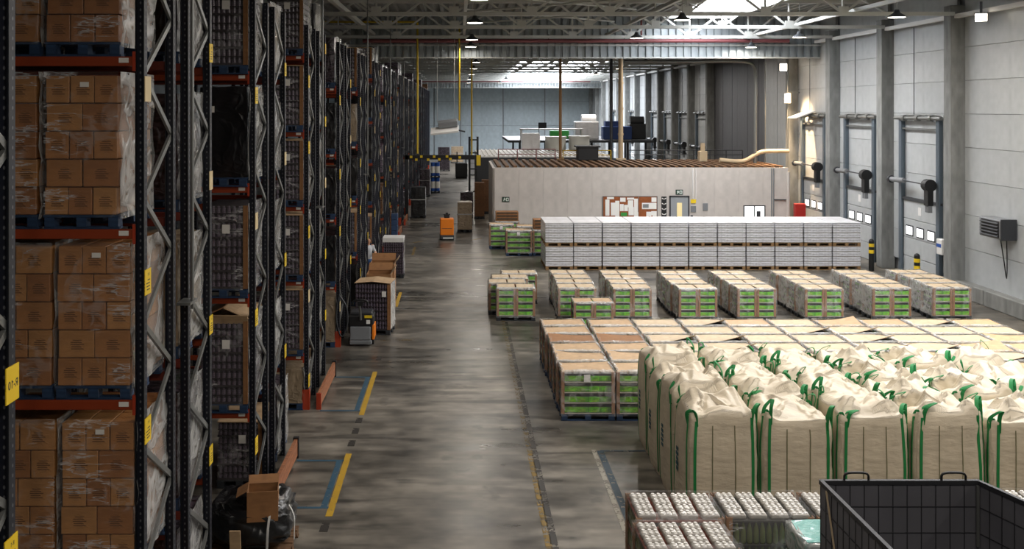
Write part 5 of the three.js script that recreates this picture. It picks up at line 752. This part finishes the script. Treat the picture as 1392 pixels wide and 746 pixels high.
  mesh('body', rbox(0.66, 0.82, 0.55, 0.05, 0, 0.62, 0, 0, 0, 0, 3), M.orange, ot); mesh('base_skirt', rbox(0.7, 0.2, 0.7, 0.03, 0, 0.13, 0.02), M.frameDark, ot); mesh('control_column', rbox(0.26, 0.22, 0.2, 0.04, 0.0, 1.1, -0.05), M.black, ot); mesh('steering_head', merge([rod([-0.16, 1.2, 0], [0.16, 1.2, 0], 0.03), box(0.12, 0.12, 0.1, 0, 1.23, 0)]), M.black, ot); mesh('grey_foot', box(0.5, 0.08, 0.1, 0.05, 0.1, 0.36), M.steel, ot); mesh('dark_line', box(0.5, 0.02, 0.01, 0, 0.55, 0.278), M.frameDark, ot); for (const s of [-1, 1]) mesh('wheel', rod([s * 0.28 - 0.04, 0.09, 0.2], [s * 0.28 + 0.04, 0.09, 0.2], 0.09, 14), M.rubber, ot);
  // stacks further along the aisle
  const sw = (n, l, x, d, w, h, dd, m, y = 0, c = 'wrapped stack') => { const t = thing(n, l, c, [x, y, -d]); palletMesh(t, w, dd, M.woodDark); mesh('wrapped_goods', lumpyBlock(w, h - 0.15, dd, Math.floor(d), 0.015), m, t, [0, 0.146, 0]); mesh('strap_band', box(w + 0.05, 0.05, dd + 0.05, 0, h * 0.6, 0), M.cable, t); return t; };
  sw('wrapped_stack', 'tall beige film-wrapped stack in the aisle beyond the orange truck', 0.26, 50.2, 0.76, 1.54, 0.9, M.wrapBeige); sw('wrapped_stack', 'grey wrapped stack with pale top beyond the beige one', 0.4, 56.5, 0.75, 1.5, 0.9, M.wrapGrey);
  const bb = (x, h, l, d = 60.1) => { const t = thing('brown_box_stack', l, 'box stack', [x, 0, -d]); palletMesh(t, 0.6, 0.7, M.woodDark); for (let i = 0; i < 2; i++) mesh('brown_box', rbox(0.56, (h - 0.15) / 2 - 0.01, 0.66, 0.01, 0, 0.146 + (i + 0.5) * (h - 0.15) / 2, 0), M.cardDark, t); };
  bb(1.13, 2.1, 'tall dark brown box stack beside the cabin side wall', 56); bb(1.62 - 0.02, 2.05, 'second dark brown box stack against the low cabin', 58.6);
  sw('wire_box_stack', 'dark grey strapped pallet stack beside the distant racks', -2.4, 56.6, 0.85, 1.78, 0.9, M.wrapBlack); sw('grey_stack', 'pale grey wrapped stack behind the strapped dark stack', -2.5, 70, 0.75, 1.95, 0.9, M.wrapGrey);
  for (const [y, l] of [[0, 'blue and white drum pallet on the floor of the aisle'], [1.14, 'blue and white drum pallet stacked on another']]) { const t = thing('drum_pallet', l, 'drum pallet', [-1.85, y, -73.1]); palletMesh(t, 0.72, 0.72, M.woodDark); for (const [x, z] of [[-0.17, 0.17], [0.17, 0.17], [-0.17, -0.17], [0.17, -0.17]]) { mesh('drum', cyl(0.165, 0.165, 0.98, 12, x, 0.636, z), M.blue, t); mesh('white_wrap', cyl(0.168, 0.168, 0.5, 12, x, 0.6, z, 0, 0, 0, true), M.paper, t); } }
  const bl = thing('blue_crate_stack', 'stack of blue crates with one red crate at a rack end', 'crate stack', [-3.1, 0, -46.2]); for (let i = 0; i < 5; i++) mesh('crate', rbox(0.3, 0.26, 0.4, 0.02, 0, 0.14 + i * 0.27, 0), i === 0 ? M.red : M.blueDull, bl);
  const mc = thing('black_reach_truck', 'black truck parked at the far end of the aisle', 'truck', [0.15, 0, -88]); mesh('body', rbox(1.1, 1.3, 1.2, 0.08, 0, 0.75, 0), M.black, mc); mesh('mast', merge([box(0.1, 2.2, 0.1, -0.4, 1.3, 0.3), box(0.1, 2.2, 0.1, 0.4, 1.3, 0.3)]), M.frameDark, mc); mesh('base', box(1.0, 0.2, 1.0, 0, 0.1, 0), M.rubber, mc);
  sw('white_stack', 'white wrapped stack near the distant black truck', 1.6, 92, 1.5, 1.9, 1.0, M.canTop); sw('grey_stack', 'grey wrapped stack at the end of the aisle', -1.6, 98, 1.2, 2.4, 1.0, M.wrapGrey); sw('beige_stack', 'beige wrapped stack at the end of the aisle', -0.3, 112, 1.4, 1.9, 1.0, M.wrapBeige); 
}
{
  const aw = thing('dock_awning', 'tilted white lamp panel above the warmly lit dock door', 'lamp panel', [WX - 0.2, 6.05, -47.2]); mesh('panel', rbox(1.0, 0.06, 1.1, 0.02, -0.5, 0, 0, 0, 0, 0.35), M.white, aw); mesh('wall_arm', box(0.3, 0.06, 0.06, -0.1, 0.1, 0), M.steelDark, aw);
  const ja = thing('junction_box', 'small white junction box on a pipe above the warmly lit door', 'box', [16.55, 6.85, -49.0]); mesh('housing', rbox(0.3, 0.5, 0.2, 0.04), M.white, ja); mesh('feed_pipe', rod([0, -2.5, 0], [0, 2.6, 0], 0.04), M.galv, ja); mesh('wall_bracket', box(0.6, 0.06, 0.06, 0.3, 0.3, 0), M.galv, ja);
}
// ------------------------------------------------------------------ person at the rack aisle
{
  const J = { hip: [0, 0.92, 0], chest: [0, 1.24, 0.02], neck: [0, 1.42, 0.02], head: [0, 1.56, 0.04], sl: [-0.17, 1.36, 0], sr: [0.17, 1.36, 0], el: [-0.24, 1.12, 0.06], er: [0.25, 1.14, 0.12], wl: [-0.2, 0.96, 0.22], wr: [0.16, 1.14, 0.32], hl: [-0.09, 0.88, 0], hr: [0.09, 0.88, 0], kl: [-0.11, 0.48, 0.03], kr: [0.12, 0.48, -0.02], al: [-0.12, 0.09, -0.02], ar: [0.14, 0.09, -0.06], tl: [-0.13, 0.04, 0.13], tr: [0.16, 0.04, 0.09] };
  const bones = [['hip', 'chest', 0.145, 0.155], ['chest', 'neck', 0.13, 0.06], ['neck', 'head', 0.055, 0.07], ['chest', 'sl', 0.11, 0.075], ['chest', 'sr', 0.11, 0.075], ['sl', 'el', 0.062, 0.048], ['sr', 'er', 0.062, 0.048], ['el', 'wl', 0.046, 0.032], ['er', 'wr', 0.046, 0.032], ['hip', 'hl', 0.13, 0.1], ['hip', 'hr', 0.13, 0.1], ['hl', 'kl', 0.095, 0.065], ['hr', 'kr', 0.095, 0.065], ['kl', 'al', 0.062, 0.045], ['kr', 'ar', 0.062, 0.045], ['al', 'tl', 0.05, 0.035], ['ar', 'tr', 0.05, 0.035]];
  const hand = (w, s) => [[w, [w[0] + s * 0.01, w[1] - 0.02, w[2] + 0.07], 0.03, 0.032], ...[-0.03, -0.01, 0.01, 0.03].map((o, i) => [[w[0] + o, w[1] - 0.02, w[2] + 0.07], [w[0] + o * 1.2, w[1] - 0.05, w[2] + [0.12, 0.14, 0.14, 0.12][i]], 0.011, 0.009]), [[w[0] + s * 0.025, w[1], w[2] + 0.03], [w[0] + s * 0.06, w[1] - 0.01, w[2] + 0.08], 0.012, 0.01]];
  const caps = [...bones.map(([a, b, r0, r1]) => [J[a], J[b], r0, r1]), ...hand(J.wl, 1), ...hand(J.wr, -1)];
  const sd = (x, y, z) => { let m = 9; for (const [a, b, r0, r1] of caps) { const bx = b[0] - a[0], by = b[1] - a[1], bz = b[2] - a[2]; let t = ((x - a[0]) * bx + (y - a[1]) * by + (z - a[2]) * bz) / (bx * bx + by * by + bz * bz); t = Math.max(0, Math.min(1, t)); const d = Math.hypot(x - a[0] - bx * t, y - a[1] - by * t, z - a[2] - bz * t) - lerp(r0, r1, t), k = 0.025, h = Math.max(0, k - Math.abs(m - d)) / k; m = Math.min(m, d) - h * h * k * 0.25; }
    const hd = Math.hypot((x - 0) / 0.082, (y - 1.57) / 0.115, (z - 0.045) / 0.098) - 1; m = Math.min(m, hd * 0.085); const ns = Math.hypot(x, (y - 1.555), z - 0.145) - 0.016; m = Math.min(m, ns); for (const s of [-1, 1]) m = Math.min(m, Math.hypot((x - s * 0.083) / 0.5, y - 1.56, (z - 0.03)) - 0.026); return m; };
  const N = 96, mc = new MarchingCubes(N, new THREE.MeshBasicMaterial(), false, false, 120000), S = 0.9; mc.isolation = 0;
  for (let k = 0; k < N; k++) for (let j = 0; j < N; j++) for (let i = 0; i < N; i++) { const x = (i / (N / 2) - 1) * S, y = (j / (N / 2) - 1) * S + 0.88, z = (k / (N / 2) - 1) * S; mc.field[i + j * N + k * N * N] = (Math.abs(x) > 0.5 || Math.abs(z) > 0.5) ? -1 : -sd(x, y, z); }
  mc.update(); const n = mc.count, pos = new Float32Array(n * 3), nor = new Float32Array(n * 3), col = new Float32Array(n * 3); const C = h => { const c = new THREE.Color(h); return [c.r, c.g, c.b]; }; const jeans = C(0x3f5f8c), shirt = C(0xb9bcc0), skin = C(0xb98a6c), shoe = C(0x1c1c1e);
  for (let i = 0; i < n; i++) { const x = mc.positionArray[i * 3] * S, y = mc.positionArray[i * 3 + 1] * S + 0.88, z = mc.positionArray[i * 3 + 2] * S; pos.set([x, y, z], i * 3); nor.set([mc.normalArray[i * 3], mc.normalArray[i * 3 + 1], mc.normalArray[i * 3 + 2]], i * 3); const c = y < 0.1 ? shoe : (Math.abs(x) > 0.13 && z > 0.14 && y > 0.85) ? skin : y < 0.93 ? jeans : y < 1.41 ? shirt : skin; col.set(c, i * 3); }
  const g = new THREE.BufferGeometry(); g.setAttribute('position', new THREE.BufferAttribute(pos, 3)); g.setAttribute('normal', new THREE.BufferAttribute(nor, 3)); g.setAttribute('color', new THREE.BufferAttribute(col, 3));
  const p = thing('person', 'person in pale top and blue jeans reaching at a rack aisle', 'person', [-3.33, 0, -35.2], 0.35); mesh('body', g, std(0xffffff, 0.8, { vertexColors: true }), p);
  const hg = new THREE.SphereGeometry(0.112, 18, 12), hp = hg.attributes.position; for (let i = 0; i < hp.count; i++) { const y = hp.getY(i), z = hp.getZ(i); if (z > 0.02 && y < 0.045) hp.setZ(i, 0.02); hp.setY(i, y * 1.1); } hg.computeVertexNormals(); mesh('hair', hg, std(0x17130f, 0.7), p, [0, 1.6, 0.03]);
  for (const s of [-1, 1]) mesh('eye', new THREE.SphereGeometry(0.011, 8, 6), std(0x1a1512, 0.3), p, [s * 0.03, 1.572, 0.132]); mesh('mouth', box(0.04, 0.008, 0.01, 0, 1.51, 0.128), std(0x8a4f45, 0.6), p);
}
// ------------------------------------------------------------------ painted floor markings
{
  const wear = (seed, lo) => { const f = fbm(10, 10, 4, seed), h = fbm(40, 40, 2, seed + 3); return tex(256, 256, (u, v) => grey(f(u, v) * 0.6 + h(u, v) * 0.4 > lo ? 1 : 0), false, 1, 1); };
  const mk = (c, seed, lo) => std(c, 0.55, { alphaMap: wear(seed, lo), alphaTest: 0.5, map: plainMap });
  const Y1 = mk(0xc39a1c, 301, 0.36), Y2 = mk(0x8a6d22, 311, 0.47), W1 = mk(0xb7b3a6, 321, 0.44), B1 = mk(0x2c556c, 331, 0.34), B2 = mk(0x28475a, 341, 0.38), K1 = mk(0x2a251f, 351, 0.45), Y3 = mk(0x6d5a2c, 361, 0.55);
  const strip = (n, l, x, d0, d1, w, m, grp) => single(n, box(w, 0.003, d1 - d0, 0, 0, 0), m, l, 'floor marking', [x, 0.0025, -(d0 + d1) / 2], undefined, grp);
  const cross = (l, x0, x1, d, m) => single('blue_floor_line', box(x1 - x0, 0.003, 0.07, 0, 0, 0), m, l, 'floor marking', [(x0 + x1) / 2, 0.0028, -d]);
  strip('yellow_floor_line', 'yellow floor stripe beside the blue bay by the rubbish sacks', -2.05, 15.2, 17.95, 0.11, Y1); strip('yellow_floor_line', 'yellow floor stripe beside the blue bay by the guard plank', -2.05, 20.2, 23.5, 0.11, Y1); strip('yellow_floor_line', 'yellow floor stripe beside the capped jar pallet', -2.05, 31.2, 33.6, 0.11, Y1); strip('yellow_floor_line', 'faded yellow floor stripe beside the dark tray pallet', -2.05, 42, 44.5, 0.11, Y2);
  strip('blue_floor_line', 'blue stripe along the bay by the rubbish sacks', -2.18, 15.5, 17.6, 0.1, B1); strip('blue_floor_line', 'blue stripe along the bay by the guard plank', -2.18, 20.5, 23.05, 0.1, B1);
  cross('blue cross line at the near end of the bay by the rubbish sacks', -2.95, -2.1, 15.53, B1); cross('blue cross line at the far end of the bay by the rubbish sacks', -2.95, -2.1, 17.6, B1); cross('blue cross line at the near end of the bay by the guard plank', -2.95, -2.1, 20.5, B1); cross('blue cross line at the far end of the bay by the guard plank', -2.95, -2.1, 23.05, B1);
  [14.65, 18.35, 19.05, 19.7, 24.6].forEach((d, di) => strip('dark_floor_patch', 'small dark square floor patch, ' + ORD[di] + ' along the yellow stripe line', -2.06, d, d + 0.32, 0.13, K1, 'dark floor patches'));
  strip('worn_floor_line', 'worn ochre line along the main aisle beside the bottle packs', 1.3, 8, 17.95, 0.1, Y2); strip('worn_floor_line', 'dark worn edge of the ochre aisle line', 1.385, 8, 23, 0.11, K1); strip('worn_floor_line', 'faint ochre line running on past the green pallet block', 1.3, 17.95, 31, 0.1, Y3); strip('worn_floor_line', 'faint dark line running on past the paired stacks', 1.39, 23, 29, 0.08, K1);
  strip('white_floor_line', 'worn white floor stripe before the bottle packs', 2.5, 13.2, 18.15, 0.08, W1); strip('blue_floor_line', 'dark blue stripe beside the worn white one', 2.62, 13.4, 18.1, 0.12, B2); cross('dark blue cross line before the green pallet block', 2.62, 4.0, 18.1, B2);
  single('worn_floor_line', box(1.0, 0.003, 0.1), Y3, 'short faded ochre mark across the aisle near the truck', 'floor marking', [-1.7, 0.0025, -26.7], [0, 0.1, 0]); single('worn_floor_line', box(1.1, 0.003, 0.1), Y2, 'slanted ochre mark near the tray pallet', 'floor marking', [-2.0, 0.0025, -46.2], [0, 0.9, 0]); single('worn_floor_line', box(1.0, 0.003, 0.12), Y2, 'slanted pale mark beside the beige wrapped stack', 'floor marking', [0.85, 0.0025, -47.2], [0, 0.9, 0]);
}
renderer.render(scene, camera);
